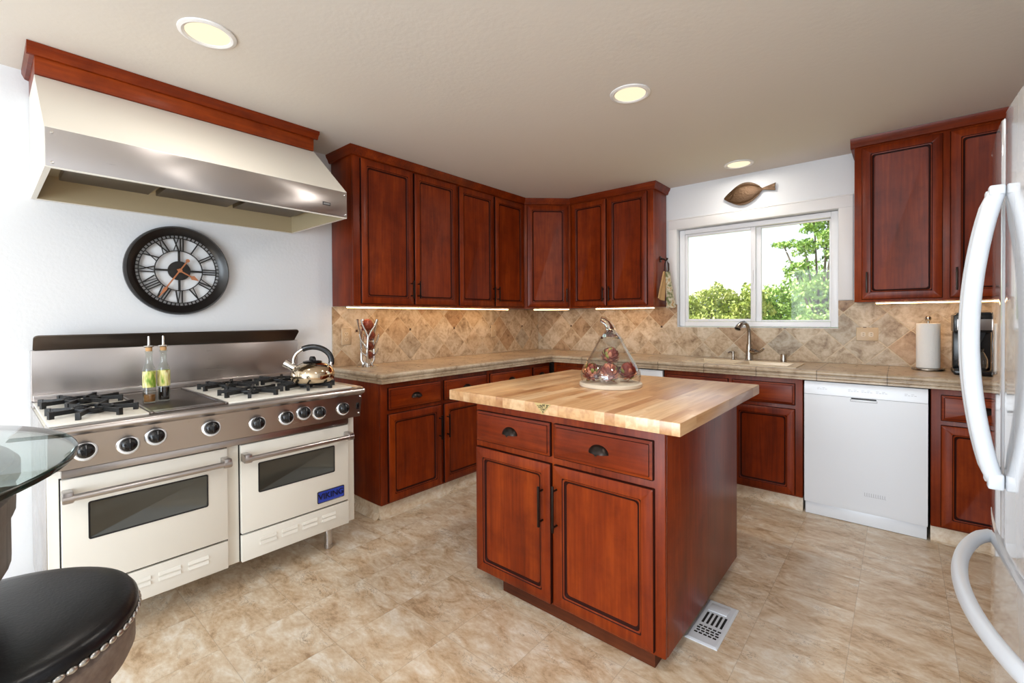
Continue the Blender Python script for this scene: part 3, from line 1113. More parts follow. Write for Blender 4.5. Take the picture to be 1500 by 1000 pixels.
# cooktop
MB('cream').box(.0, .287, -.838, -.155, .912, .921, .003).build('burner_pan', rg)
MB('cream').box(.571, 1.178, -.838, -.155, .912, .921, .003).build('burner_pan', rg)
g = MB('steel_dark', 'steel')
g.box(.2885, .5695, -.838, -.155, .912, .915, 0)
g.box(.2885, .302, -.838, -.155, .9152, .923, .002, 1).box(.556, .5695, -.838, -.155, .9152, .923, .002, 1).box(.302, .556, -.838, -.79, .9152, .921, .002, 1)
g.box(.304, .554, -.785, -.2, .9155, .918, .001, 0)
g.build('griddle', rg)
MB('steel').box(-.001, 1.2345, -.154, -.03, .894, .913, .003).box(1.1795, 1.2345, -.838, -.1545, .9, .916, .002).build('cooktop_rim', rg)


def grate(xc, yc):
    q = MB('iron')
    q.lathe([(.034, .9215), (.034, .93), (.028, .936), (.0, .937)], (xc, yc, 0), seg=20)
    z0, z1 = .931, .9475
    hw, hd = .122, .14
    for a in range(8):
        an = a * PI / 4 + PI / 8
        dx, dy = math.cos(an), math.sin(an)
        s = min(hw / abs(dx), hd / abs(dy))
        p0, p1 = Vector((dx * .03, dy * .03)), Vector((dx * s, dy * s))
        nrm = Vector((-dy, dx)) * .0048
        ring0 = [(xc + p0.x + nrm.x, yc + p0.y + nrm.y), (xc + p1.x + nrm.x, yc + p1.y + nrm.y), (xc + p1.x - nrm.x, yc + p1.y - nrm.y), (xc + p0.x - nrm.x, yc + p0.y - nrm.y)]
        q.prism(ring0, 2, z0, z1)
        nrm2 = nrm * 1.5
        p2 = Vector((dx * (s + .012), dy * (s + .012)))
        p1 = p1 * .97
        q.prism([(xc + p1.x + nrm2.x, yc + p1.y + nrm2.y), (xc + p2.x + nrm2.x, yc + p2.y + nrm2.y), (xc + p2.x - nrm2.x, yc + p2.y - nrm2.y), (xc + p1.x - nrm2.x, yc + p1.y - nrm2.y)], 2, .9212, z1 + .0015)
    q.tube([(xc + .062 * math.cos(t * PI / 12), yc + .062 * math.sin(t * PI / 12), .942) for t in range(24)], .006, 6, closed=True)
    return q.build('burner_grate', rg, 30)


for xc in (.142, .732, 1.012):
    for yc in (-.655, -.34):
        grate(xc, yc)
# backguard
bg_ = MB('steel').box(.0, RW + .005, -.05, -.012, .914, 1.152, .003).box(.004, RW, -.075, -.05, .9135, .945, .004).build('backguard', rg)
sh = MB('steel_dark')  # steel coloured darker to stand in for its dark reflections
rr = .018
pl_ = [(.004, 0), (RW - .018, 0), (RW - .006, .072)]
pl_ = [(.006, 0), (RW - .02, 0)] + [(RW - .012 - rr + rr * math.cos(a), .088 - rr + rr * math.sin(a)) for a in (0, PI / 6, PI / 3, H90)] + [(.006 + rr - rr * math.sin(a), .088 - rr + rr * math.cos(a)) for a in (0, PI / 6, PI / 3, H90)]
sh.prism(pl_, 1, -.004, .004, 0).xf(Matrix.Translation((0, -.056, 1.156)) @ Matrix.Rotation(math.radians(42), 4, 'X'))
sh.box(.012, RW - .025, -.056, -.02, 1.1525, 1.1595)
sh.build('backguard_shelf', rg)

# ------------------------------------------------------------------ hood
hd = thing('range_hood', 'cream range hood with stainless band above the gas range', 'range hood', (0, -3.985, 0), H90)
hx0, hx1 = .012, 1.236
HZ = 1.868
outer = [(-.70, HZ), (-.70, 2.019), (-.315, 2.344), (-.004, 2.344), (-.004, HZ)]
b = MB('cream', 'liner')
A = [b.bm.verts.new((hx0, y, z)) for y, z in outer]
B = [b.bm.verts.new((hx1, y, z)) for y, z in outer]
b._f(A)
b._f(B[::-1])
for i in range(4):
    b._f([A[i], B[i], B[i + 1], A[i + 1]])
iy0, iy1, ix0, ix1, iz = -.685, -.03, hx0 + .018, hx1 - .018, 1.985
o4 = [A[0], B[0], B[4], A[4]]
i4 = [b.bm.verts.new(p) for p in ((ix0, iy0, HZ), (ix1, iy0, HZ), (ix1, iy1, HZ), (ix0, iy1, HZ))]
t4 = [b.bm.verts.new(p) for p in ((ix0, iy0, iz), (ix1, iy0, iz), (ix1, iy1, iz), (ix0, iy1, iz))]
for i in range(4):
    j = (i + 1) % 4
    b._f([o4[i], o4[j], i4[j], i4[i]])
    b._f([i4[i], i4[j], t4[j], t4[i]], 1)
b._f(t4, 1)
b.build('canopy', hd, 0)
bnd = MB('steel', 'chrome').box(hx0 + .002, hx1 - .001, -.7035, -.7006, HZ + .004, 2.016, .001)
for x in (hx0 + .02, hx1 - .012):
    for z in (HZ + .018, 2.0):
        bnd.lathe([(.006, -.7036), (.005, -.7055), (.0, -.706)], (x, 0, z), 'Y', 10, 1)
bnd = bnd.build('stainless_band', hd)
MB('badge_edge', 'print').box(1.09, 1.135, -.7055, -.7036, 1.922, 1.94, .001).box(1.094, 1.131, -.7058, -.7054, 1.926, 1.936, 0, 1).build('badge', bnd)
fl = MB('steel_dark')
for i in range(3):
    fl.box(.1 + i * .37, .44 + i * .37, -.6, -.1, iz - .03, iz - .002, .003)
fl.build('filter', hd)
for x in (.24, .285, .33, .375, .86, .9, .94, .98):
    MB('black').cyl((x, -.684, HZ + .016), (x, -.668, HZ + .016), .009, seg=10).build('control_button', hd)
vb = thing('duct_cover', 'cherry wood duct cover between range hood and ceiling', 'duct cover', (0, -3.985, 0), H90)
MB('wood_h').box(.012, 1.23, -.326, -.003, 2.3455, CEIL - .002, .002).build('board', vb)
MB('wood_h').prism([(-.327, 2.418), (-.338, 2.42), (-.345, 2.436), (-.36, 2.447), (-.362, CEIL - .0015), (-.327, CEIL - .0015)], 0, -.012, 1.252).prism([(.0115, 2.42), (-.002, 2.424), (-.012, 2.446), (-.012, CEIL - .0015), (.0115, CEIL - .0015)], 1, -.327, -.003).prism([(1.2305, 2.42), (1.242, 2.424), (1.252, 2.446), (1.252, CEIL - .0015), (1.2305, CEIL - .0015)], 1, -.327, -.003).build('crown', vb)

# ------------------------------------------------------------------ clock
ck = thing('wall_clock', 'round black open frame clock with roman numerals on wall below range hood', 'clock', (.003, -3.394, 1.570), H90)
R0 = .250
b = MB('clock_black')
b.lathe([(R0 - .05, -.004), (R0 - .006, -.002), (R0, -.012), (R0 - .002, -.03), (R0 - .012, -.042), (R0 - .022, -.036), (R0 - .034, -.03), (R0 - .044, -.022), (R0 - .052, -.014), (R0 - .05, -.004)], axis='Y', seg=72, cap0=False, cap1=False)
b.build('rim', ck, 40)


def ringbar(mb, r0, r1, y0, y1):
    mb.lathe([(r0, y0), (r1, y0), (r1, y1), (r0, y1), (r0, y0)], axis='Y', seg=72, cap0=False, cap1=False)


def bar2(mb, p, q, w, y0, y1):
    p, q = Vector(p), Vector(q)
    n = (q - p).normalized()
    n = Vector((-n.y, n.x)) * w / 2
    pts = [p + n, q + n, q - n, p - n]
    A = [mb.bm.verts.new((v.x, y0, v.y)) for v in pts]
    B = [mb.bm.verts.new((v.x, y1, v.y)) for v in pts]
    mb._f(A)
    mb._f(B[::-1])
    for i in range(4):
        j = (i + 1) % 4
        mb._f([A[i], B[i], B[j], A[j]])


b = MB('clock_black')
ringbar(b, .1815, .186, -.014, -.006)
ringbar(b, .111, .1155, -.014, -.006)
for i in range(60):
    a = i * PI / 30
    bar2(b, (.185 * math.sin(a), .185 * math.cos(a)), (.201 * math.sin(a), .201 * math.cos(a)), .0055, -.014, -.006)
for i in range(4):
    a = i * H90
    bar2(b, (.05 * math.sin(a), .05 * math.cos(a)), (.113 * math.sin(a), .113 * math.cos(a)), .0105, -.014, -.006)
b.lathe([(.0, -.006), (.054, -.006), (.054, -.015), (.0, -.016)], axis='Y', seg=40)
b.build('dial_frame', ck, 0)
NUM = ['XII', 'I', 'II', 'III', 'IV', 'V', 'VI', 'VII', 'VIII', 'IX', 'X', 'XI']
for h, s in enumerate(NUM):
    b = MB('clock_black')
    wid = {'I': .013, 'V': .026, 'X': .028}
    tot = sum(wid[c] for c in s)
    x = -tot / 2
    r0, r1 = .1145, .183
    a = h * PI / 6

    def P2(u, r):
        if 4 <= h <= 8:
            u, r = -u, r0 + r1 - r
        return (u * math.cos(a) + r * math.sin(a), -u * math.sin(a) + r * math.cos(a))
    for c in s:
        w = wid[c]
        xm_ = x + w / 2
        if c == 'I':
            bar2(b, P2(xm_, r0), P2(xm_, r1), .006, -.013, -.007)
        elif c == 'V':
            bar2(b, P2(xm_, r0), P2(xm_ - .010, r1), .0065, -.013, -.007)
            bar2(b, P2(xm_, r0), P2(xm_ + .010, r1), .004, -.013, -.007)
        else:
            bar2(b, P2(xm_ - .011, r1), P2(xm_ + .011, r0), .0065, -.013, -.007)
            bar2(b, P2(xm_ + .011, r1), P2(xm_ - .011, r0), .004, -.013, -.007)
        x += w
    b.build('numeral', ck, 0)


def hand(name, ang, tip, tail, w, spade, dy=0.0):
    b = MB('copper')
    d = Vector((math.sin(ang), math.cos(ang)))
    bar2(b, -d * tail, d * tip * .6, w, -.022, -.019)
    n = Vector((-d.y, d.x))
    pts = [d * tip * .58 + n * spade * .3, d * tip * .68 + n * spade, d * tip, d * tip * .68 - n * spade, d * tip * .58 - n * spade * .3]
    b.prism([(p.x, p.y) for p in pts], 1, -.022, -.019)
    e_ = -d * tail
    b.cyl((e_.x, -.0185, e_.y), (e_.x, -.0225, e_.y), .01 if tail > .03 else .004, seg=16)
    if tail > .03:
        b.cyl((0, -.0225, 0), (0, -.026, 0), .011, seg=20)
    b.xf(Matrix.Translation((0, dy, 0)))
    b.build(name, ck, 0)


hand('hour_hand', math.radians(120), .108, .01, .007, .013)
hand('minute_hand', math.radians(213), .187, .07, .007, .009, -.0045)

# ------------------------------------------------------------------ ceiling lights
for k, (x, y, lab) in enumerate(((.964, -3.513, 'glowing recessed ceiling light in front of the range hood'), (2.04, -1.892, 'glowing recessed ceiling light above the island'),
                                 (2.171, -.304, 'small glowing recessed ceiling light above the brass fish and window'))):
    t = thing('ceiling_light', lab, 'ceiling light', (x, y, CEIL), 0, 'recessed ceiling lights')
    MB('trim').lathe([(.078, -.001), (.104, -.001), (.103, -.006), (.09, -.010), (.08, -.006), (.078, -.001)], seg=40, cap0=False, cap1=False).build('trim_ring', t)
    MB('can').lathe([(.0, -.0012), (.0785, -.0012), (.0785, -.004), (.04, -.0055), (.0, -.006)], seg=40).build('lens', t)
    lamp('can_or_fill_lamp', 'AREA', (x, y, CEIL - .014), (1.6, 7, 2.2)[k], (1, .94, .86), shape='DISK', size=.15)
for x, y in ((2.9, -3.3), (1.6, -5.2), (3.0, -5.6)):  # unseen lamps added as fill, no ceiling fixtures built for them
    lamp('can_or_fill_lamp', 'AREA', (x, y, CEIL - .014), 5, (1, .95, .88), shape='DISK', size=.15)

# under cabinet strips
g_ = 'under cabinet light strips'


def strip(label, p0, p1):
    d = Vector(p1) - Vector(p0)
    t = thing('light_strip', label, 'light strip', (p0[0], p0[1], 0), math.atan2(d.y, d.x), g_)
    ln = d.length
    MB('vinyl').box(0, ln, -.014, .014, 1.3735, 1.3795, .001).build('housing', t)
    MB('strip').box(.004, ln - .004, -.011, .011, 1.3685, 1.3732, .001).build('diffuser', t)


strip('glowing under cabinet light strip nearest the range', (.17, -2.45, 0), (.17, -1.83, 0))
strip('glowing under cabinet light strip in the middle of the left wall', (.17, -1.82, 0), (.17, -1.36, 0))
strip('glowing under cabinet light strip at the far end of left wall', (.17, -1.35, 0), (.17, -.72, 0))
strip('glowing under cabinet light strip beneath the angled corner cabinet', (.26, -.42, 0), (.53, -.17, 0))
strip('glowing under cabinet light strip left of the window', (.86, -.2, 0), (1.45, -.2, 0))
strip('glowing under cabinet light strip above the paper towel and coffee maker', (2.99, -.22, 0), (3.75, -.22, 0))

# ------------------------------------------------------------------ refrigerator (local x = toward camera, -y into the room)
fg = thing('refrigerator', 'white french door refrigerator with freezer drawer at right edge', 'refrigerator', (3.98, -2.53, 0), -H90)
FW, YF = .42, -.673


def bow(x):
    return YF + .026 * (x / FW) ** 2


MB('fridge').box(-FW + .006, FW - .006, YF + .085, -.002, .03, 1.752, .006).build('cabinet', fg)
MB('gap').box(-FW + .03, FW - .03, YF + .1, -.05, .0, .0295).build('base_grille', fg)


def bowed(x0, x1, z0, z1):
    n = 14
    pts = []
    r = .012
    for k in range(n + 1):
        x = x0 + (x1 - x0) * k / n
        y = bow(x)
        e0, e1 = x - x0, x1 - x
        for e_ in (e0, e1):
            if e_ < r:
                y += r - math.sqrt(max(r * r - (r - e_) ** 2, 0))
        pts.append((x, y))
    pts = [(x0, YF + .08)] + [(x0, bow(x0) + r), (x0 + .0025, bow(x0) + .005), (x0 + .006, bow(x0) + .0015)] + pts[1:-1] + [(x1 - .006, bow(x1) + .0015), (x1 - .0025, bow(x1) + .005), (x1, bow(x1) + r), (x1, YF + .08)]
    return MB('fridge').prism(pts, 2, z0, z1, 0, .005)


def arc_handle(parent, x, z0, z1):
    pts, rs = [], []
    n = 22
    for k in range(n + 1):
        t = k / n
        s = math.sin(PI * t) ** .75
        z = z0 + (z1 - z0) * t
        pts.append((x, bow(x) - .012 - .046 * s, z))
        rs.append(1.0)
    h = MB('fridge_handle').tube(pts, [.0135 if 0 < k < n else .012 for k in range(n + 1)], 14, sx=1.25, sy=1.0, upv=(0, 1, 0))
    for z in (z0, z1):
        h.box(x - .0125, x + .0125, bow(x) - .028, bow(x) - .0005, z - .012, z + .026 if z == z0 else z + .012, .004)
    return h.build('door_handle', parent, 50)


for s in (-1, 1):
    x0, x1 = (-FW, -.002) if s < 0 else (.002, FW)
    d = bowed(x0, x1, .745, 1.765).build('door', fg, 50)
    arc_handle(d, s * .032, .888, 1.585)
dz = bowed(-FW, FW, .065, .715).build('freezer_drawer', fg, 50)
pts = []
n = 26
for k in range(n + 1):
    t = k / n
    x = -.395 + .79 * t
    s = math.sin(PI * t) ** .6
    pts.append((x, bow(x) - .004 - .066 * s, .618))
MB('fridge_handle').tube(pts, .0165, 14, sx=1.0, sy=1.15, upv=(0, 1, 0)).build('freezer_handle', dz, 50)
MB('faint').box(.2, .26, bow(.23) - .0012, bow(.23) + .004, .83, .85, .001).build('badge', fg)
MB('fridge').box(-FW + .02, -FW + .1, YF + .02, YF + .16, 1.766, 1.785, .005).box(FW - .1, FW - .02, YF + .02, YF + .16, 1.766, 1.785, .005).build('hinge_cover', fg)

# ------------------------------------------------------------------ glass table and stool at left
tb = thing('bar_table', 'round glass top table with grey wood pedestal at left edge', 'table', (1.84, -4.553, 0))
gt = MB('table_glass', 'table_edge').lathe([(0, 1.038), (.537, 1.038), (.541, 1.040), (.5415, 1.044), (.541, 1.048), (.537, 1.050), (0, 1.05)], seg=96, ms=[0, 1, 1, 1, 1, 0, 0], cap0=False, cap1=False)
gt.build('glass_top', tb)
MB('grey_wood_v').lathe([(.33, .001), (.34, .03), (.3, .06), (.14, .1), (.11, .3), (.11, .6), (.13, .778), (.4, .815), (.44, .835), (.449, .85), (.449, .93), (.456, .945), (.457, .98), (.444, .99), (.452, 1.0), (.463, 1.008), (.463, 1.028), (.455, 1.0365), (0, 1.037)], seg=72).build('pedestal', tb)

st = thing('bar_stool', 'round black leather bar stool with nailhead trim at lower left corner', 'stool', (1.89, -4.15, 0))
SR = .223
MB('leather').lathe([(0, .705), (.212, .705), (.221, .712), (SR, .724), (.222, .734), (.216, .743), (.205, .748), (.18, .752), (.1, .756), (.0, .757)], seg=72).build('seat', st, 60)
b = MB('grey_wood').lathe([(.19, .63), (.209, .632), (.217, .65), (.217, .695), (.211, .7045), (.15, .7045), (.15, .66), (.19, .63)], seg=64, cap0=False, cap1=False)
b.build('seat_ring', st)
nb = MB('pewter').ball((0, 0, 0), .0068, 0, 10, 6, (1.25, .6, .8))
n0 = None
NN = 78
for k in range(NN):
    a = 2 * PI * k / NN
    if n0 is None:
        n0 = nb.build('nailhead', st)
        o = n0
    else:
        o = n0.copy()
        COL.objects.link(o)
        o.parent = st
    o.location = ((SR + .0005) * math.cos(a), (SR + .0005) * math.sin(a), .7155)
    o.rotation_euler = (0, 0, a + H90)
for k in range(4):
    a = PI / 4 + k * H90 + .15
    b = MB('grey_wood_v')
    b.tube([(.165 * math.cos(a), .165 * math.sin(a), .66), (.185 * math.cos(a), .185 * math.sin(a), .4), (.225 * math.cos(a), .225 * math.sin(a), .001)], [.03, .027, .022], 4)
    b.build('leg', st, 20)
MB('bronze').tube([(.2 * math.cos(t * PI / 16), .2 * math.sin(t * PI / 16), .26) for t in range(32)], .011, 8, closed=True).build('foot_ring', st)

# ------------------------------------------------------------------ kettle
kt = thing('tea_kettle', 'polished steel tea kettle on the right front burner', 'kettle', (.69, -2.955, .9495), 0)
MB('kettle', 'black').lathe([(.0, .0), (.085, .0), (.098, .004), (.108, .016), (.113, .034), (.111, .054), (.102, .074), (.086, .088), (.066, .099), (.05, .104), (.046, .106), (.0, .106)], seg=48).build('body', kt, 60)
MB('black', 'chrome').lathe([(.046, .106), (.05, .1085), (.046, .113), (.03, .117), (.01, .119), (.009, .122)], seg=32, cap0=True).prism([(-.026, .117), (.026, .117), (.019, .132), (.008, .139), (-.008, .139), (-.019, .132)], 1, -.009, .009, 0, .002).build('lid', kt, 40)
dirk = Vector((-.62, -.78, 0)).normalized()     # spout toward the wall and left
ks = MB('chrome')
ks.tube([tuple(dirk * .07 + Vector((0, 0, .068))), tuple(dirk * .1 + Vector((0, 0, .082))), tuple(dirk * .13 + Vector((0, 0, .1)))], [.027, .022, .018], 16)
ks.tube([tuple(dirk * .12 + Vector((0, 0, .094))), tuple(dirk * .141 + Vector((0, 0, .107)))], [.0225, .0225], 16)
ks.build('spout', kt, 40)
hp = []
for k in range(21):
    t = k / 20
    a = PI * (1.08 - 1.16 * t)
    hp.append(tuple(dirk * (-.098 * math.cos(a) * 1.0) * -1 * -1 + Vector((0, 0, .112 + .078 * math.sin(a)))))
hp = [tuple(Vector(p)) for p in hp]
MB('black', 'chrome').tube(hp[7:], [.0115] * (len(hp) - 7), 12, sx=1.3, sy=.8).tube(hp[:8], .009, 10, 1).tube(hp[-2:], .0105, 10, 1).build('handle', kt, 40)
khs = MB('chrome')
for sgn in (1, -1):
    khs.tube([tuple(dirk * .082 * sgn + Vector((0, 0, .086))), tuple(dirk * .097 * sgn + Vector((0, 0, .105)))], .008, 10)
khs.build('handle_bracket', kt)


# ------------------------------------------------------------------ oil bottles on the griddle
def bottle(label, loc, liquid, lz, rot):
    t = thing('cruet_bottle', label, 'bottle', loc, rot, 'cruet bottles on the griddle')
    s = .0235
    MB('bottle_glass').lathe([(0, 0), (s, 0), (s + .002, .004), (s + .001, .02), (s, .145), (s - .002, .158), (.016, .172), (.0135, .18), (.0125, .225), (.016, .229), (.016, .234), (.0125, .236)], seg=20, cap1=False).build('glass', t, 50)
    MB(liquid).lathe([(0, .006), (s - .003, .006), (s - .003, lz), (0, lz)], seg=20).build('liquid', t, 40)
    lb = MB(M_LABEL).lathe([(s + .0012, .07), (s + .0012, .142)], seg=24, cap0=False, cap1=False)
    lb.build('paper_label', t, 60)
    MB('cork').lathe([(0, .232), (.012, .232), (.013, .25), (0, .25)], seg=16).build('cork', t)
    MB('chrome').lathe([(.019, .2505), (.021, .253), (.019, .257), (.006, .258), (.0048, .262), (.004, .300), (.0, .3)], seg=16).build('pour_spout', t)
    return t


mt, t_, b_ = new_mat('yellow_green_paper_label')
tcn = N(t_, 'ShaderNodeTexCoord')
mpn = N(t_, 'ShaderNodeMapping')
mpn.inputs['Scale'].default_value = (60, 60, 14)
t_.links.new(tcn.outputs['Object'], mpn.inputs['Vector'])
nn = N(t_, 'ShaderNodeTexNoise')
nn.inputs['Scale'].default_value = 1.0
t_.links.new(mpn.outputs[0], nn.inputs['Vector'])
t_.links.new(ramp(t_, nn.outputs['Fac'], [(.36, (116, 150, 40)), (.46, (214, 206, 120)), (.56, (232, 224, 170)), (.66, (170, 140, 80))]), b_.inputs['Base Color'])
M_LABEL = mt
bottle('slim oil bottle with amber herbs at its foot, left of the pair on the griddle', (.545, -3.640, .9185), 'spice', .036, .3)
bottle('slim bottle of dark vinegar, right of the pair on the griddle', (.532, -3.584, .9185), 'vinegar', .064, 2.1)


# ------------------------------------------------------------------ artichokes, dome
def petal(mb, c, n, upd, L_, W_, curl, m):
    n, upd = n.normalized(), upd.normalized()
    s = n.cross(upd).normalized()
    rows = []
    for k in range(5):
        t = k / 4
        w = W_ * (math.sin(PI * (.18 + .74 * t)) ** .8) * (1 - .25 * t)
        base_ = c + upd * (L_ * t) + n * (curl * math.sin(PI * t * .8) - L_ * .1 * t)
        rows.append([tuple(base_ - s * w - n * w * .35), tuple(base_ + n * w * .12), tuple(base_ + s * w - n * w * .35)])
    mb.rings(rows, m, False)


def artichoke_mesh(r, seed):
    rnd = random.Random(seed)
    mb = MB('choke', 'choke_light', 'choke_green')
    mb.ball((0, 0, 0), r * .7, 0, 12, 8, (1, 1, 1.1))
    for row in range(8):
        lat = -1.2 + row * .36
        k = max(4, int(11 * math.cos(lat * .92)))
        for i in range(k):
            a = 2 * PI * (i + .5 * (row % 2)) / k + rnd.uniform(-.08, .08)
            n = Vector((math.cos(a) * math.cos(lat), math.sin(a) * math.cos(lat), math.sin(lat)))
            upd = Vector((-math.cos(a) * math.sin(lat), -math.sin(a) * math.sin(lat), math.cos(lat)))
            petal(mb, n * r * .7 - upd * r * .14, n, upd + n * rnd.uniform(.32, .6), r * rnd.uniform(.46, .6), r * .235, r * .16, 2 if (row == 0 and i % 2) or rnd.random() < .07 else rnd.choice((0, 0, 1)))
    return mb


M['choke'] = plain('dried_artichoke_red', (140, 56, 44), .5)
M['choke_light'] = plain('dried_artichoke_pink', (204, 124, 92), .5)
M['choke_green'] = plain('dried_artichoke_green', (150, 146, 70), .6)
DC = Vector((1.962, -1.972, .9305))
ds = thing('cloche', 'clear glass pear shaped dome with white base on the butcher block', 'cloche', tuple(DC))
M['white_wood'] = plain('whitewashed_wood', (226, 212, 190), .55, noise=.3, nscale=70)
MB('white_wood').lathe([(0, 0), (.158, 0), (.161, .004), (.161, .018), (.157, .021), (0, .021)], seg=56).build('base', ds)
prof = [(.149, .022), (.153, .035), (.155, .055), (.152, .075), (.142, .1), (.128, .125), (.111, .152), (.094, .18), (.08, .205), (.068, .228), (.057, .248), (.044, .266), (.033, .281), (.026, .292)]
MB('dome').lathe(prof + [(r - .004, z - .002) for r, z in prof[::-1]], seg=64, cap0=False, cap1=False).build('glass_dome', ds, 60)
MB('solid_glass').lathe([(0, .246), (.0525, .248), (.0475, .255), (.0385, .267), (.0285, .28), (.0215, .291), (.0195, .2935), (0, .294)], seg=40, cap0=False, cap1=False).tube([(0, 0, .2945), (0, 0, .304), (-.004, -.004, .316), (-.013, -.011, .332), (-.026, -.021, .345), (-.038, -.03, .349)], [.0265, .023, .0195, .0175, .0185, .016], 18).build('stem', ds, 60)
rv, cv = Vector((.757, .653, 0)), Vector((.47, -.88, 0))
spots = [(-.1, .004, .049, .049, 'red dried artichoke at left under the glass dome', (.2, .3)), (-.006, .066, .051, .05, 'red dried artichoke at front centre under the glass dome', (-.25, .1)),
         (.0, -.004, .134, .047, 'red dried artichoke on top of the heap under the glass dome', (.15, -.2)), (.096, .006, .052, .049, 'dark red dried artichoke at right under the glass dome', (.3, .4)),
         (-.005, -.076, .048, .046, 'dried artichoke at the back of the heap under the glass dome', (.1, .8))]
proto = None
for i, (a, c, z, r, lab, tl) in enumerate(spots):
    p = DC + rv * a + cv * c + Vector((0, 0, .0225 + z))
    o = artichoke_mesh(r, i).build('dried_artichoke', None, 60)
    tag(o, lab, 'artichoke', 'artichokes under the dome')
    o.location = p
    o.rotation_euler = (tl[0], tl[1], i * 1.3)

# ------------------------------------------------------------------ antler vase
AV = Vector((.165, -2.288, CT + .0005))
av = thing('antler_vase', 'silver antler vase with clear glass cylinder on counter near the range', 'vase', tuple(AV))
MB('chrome').lathe([(0, 0), (.076, 0), (.078, .005), (.066, .009), (.032, .014), (.022, .022), (.026, .03), (.034, .034), (.034, .042), (0, .043)], seg=36).build('base', av)
gp = [(.030, .044), (.036, .06), (.040, .1), (.043, .16), (.045, .22)]
MB('pane').lathe(gp + [(r - .0025, z) for r, z in gp[::-1]], seg=36, cap0=False, cap1=False).build('glass_cylinder', av, 60)
rA = Vector((.36, .93, 0))     # along the view's right at this spot
fA = Vector((.93, -.36, 0))    # toward the camera


def antler(k, f0):
    b = MB('chrome')
    def P3(r_, z, f_=f0):
        return tuple(rA * r_ + fA * f_ + Vector((0, 0, z)))
    b.tube([P3(-.004, .012, f0 * .6), P3(-.012, .05), P3(-.012, .12), P3(-.006, .19), P3(-.004, .225)], [.012, .0095, .008, .008, .0095], 10)
    b.tube([P3(-.004, .215), P3(-.022, .262), P3(-.044, .31), P3(-.052, .345)], [.0085, .007, .0062, .008], 10)
    b.tube([P3(-.004, .215), P3(.018, .262), P3(.044, .3), P3(.06, .345)], [.0085, .007, .0065, .0085], 10)
    b.tube([P3(-.012, .13), P3(-.034, .168), P3(-.056, .2), P3(-.066, .24)], [.009, .008, .006, .003], 8)
    b.tube([P3(-.012, .078), P3(-.03, .092), P3(-.048, .108), P3(-.06, .135)], [.008, .007, .0055, .003], 8)
    return b


antler(0, .05).build('antler', av, 50)
antler(1, .05).xf(Matrix.Rotation(2 * PI / 3, 4, 'Z')).build('antler', av, 50)
antler(2, .05).xf(Matrix.Rotation(4 * PI / 3, 4, 'Z')).build('antler', av, 50)
M['pod'] = plain('rust_brown_pod', (150, 70, 44), .5)
for i, (z, r, a, lab) in enumerate(((.082, .031, .012, 'lowest rust brown dried artichoke inside the antler vase'), (.148, .033, .016, 'middle rust brown dried artichoke inside the antler vase'),
                                    (.222, .038, .02, 'rust brown dried artichoke third up inside the antler vase'), (.302, .047, .0, 'topmost rust brown dried artichoke crowning the antler vase'))):
    mb = artichoke_mesh(r, 20 + i)
    mb.mats = ['pod', 'choke', 'pod']
    o = mb.build('dried_artichoke', None, 60)
    tag(o, lab, 'artichoke', 'artichokes in the antler vase')
    o.location = AV + rA * a + Vector((0, 0, z))
    o.rotation_euler = (.2 * i, .15, i)

# ------------------------------------------------------------------ faucet, dispenser, air gap
fc = thing('faucet', 'brushed nickel pull down kitchen faucet behind the sink', 'faucet', (2.214, -.175, CT + .0005), -.45)
MB('nickel').lathe([(0, 0), (.034, 0), (.034, .006), (.029, .01), (.026, .05), (.023, .1), (.02, .13), (.0, .131)], seg=28).build('body', fc)
MB('nickel').tube([(0, 0, .12), (0, 0, .2), (0, -.006, .25), (0, -.022, .282), (0, -.045, .298), (0, -.066, .3)], [.015, .0135, .0135, .0135, .0145, .016], 16).build('spout', fc, 60)
MB('nickel', 'black').tube([(0, -.055, .302), (0, -.085, .294), (0, -.115, .272), (0, -.128, .252)], [.015, .0185, .022, .025], 18).tube([(0, -.128, .2525), (0, -.131, .247)], [.022, .018], 18, 1).build('spray_head', fc, 60)
MB('nickel').tube([(.015, 0, .075), (.06, 0, .072)], [.022, .02], 18).tube([(.055, 0, .072), (.085, 0, .074), (.11, 0, .088), (.125, 0, .102)], [.017, .011, .009, .0075], 12, sx=.8, sy=1.2).build('lever', fc, 60)
sd = thing('soap_dispenser', 'small nickel soap dispenser pump left of the faucet', 'soap dispenser', (2.1, -.19, CT + .0005), -.6)
MB('nickel').lathe([(0, 0), (.022, 0), (.022, .004), (.012, .008), (.01, .05), (.014, .052), (.014, .07), (0, .071)], seg=20).build('body', sd)
MB('nickel').tube([(0, 0, .062), (0, -.03, .066), (0, -.05, .058)], [.007, .006, .005], 10).build('nozzle', sd)
ag = MB('nickel').lathe([(0, 0), (.024, 0), (.024, .003), (.021, .005), (.021, .058), (.019, .063), (0, .064)], seg=24).build('air_gap_cap', None)
ag.location = (2.45, -.18, CT + .0005)
tag(ag, 'short nickel air gap cylinder right of the faucet', 'air gap')

# ------------------------------------------------------------------ paper towel, coffee maker
pt = thing('paper_towel_holder', 'steel paper towel stand on counter right of the window', 'holder', (3.252, -.19, CT + .0005))
MB('nickel').lathe([(0, 0), (.076, 0), (.08, .004), (.078, .012), (.07, .015), (0, .015)], seg=40).build('base', pt)
MB('nickel').lathe([(.006, .0152), (.006, .312), (.012, .316), (.016, .326), (.015, .337), (.008, .344), (0, .345)], seg=18).build('post', pt)
ro = MB('paper').lathe([(.02, 0), (.056, 0), (.058, .002), (.058, .28), (.056, .282), (.02, .282), (.02, 0)], seg=40, cap0=False, cap1=False).build('paper_towel_roll', None, 40)
ro.location = (3.252, -.19, CT + .0165)
tag(ro, 'white roll of paper towel on the steel stand', 'paper towel')

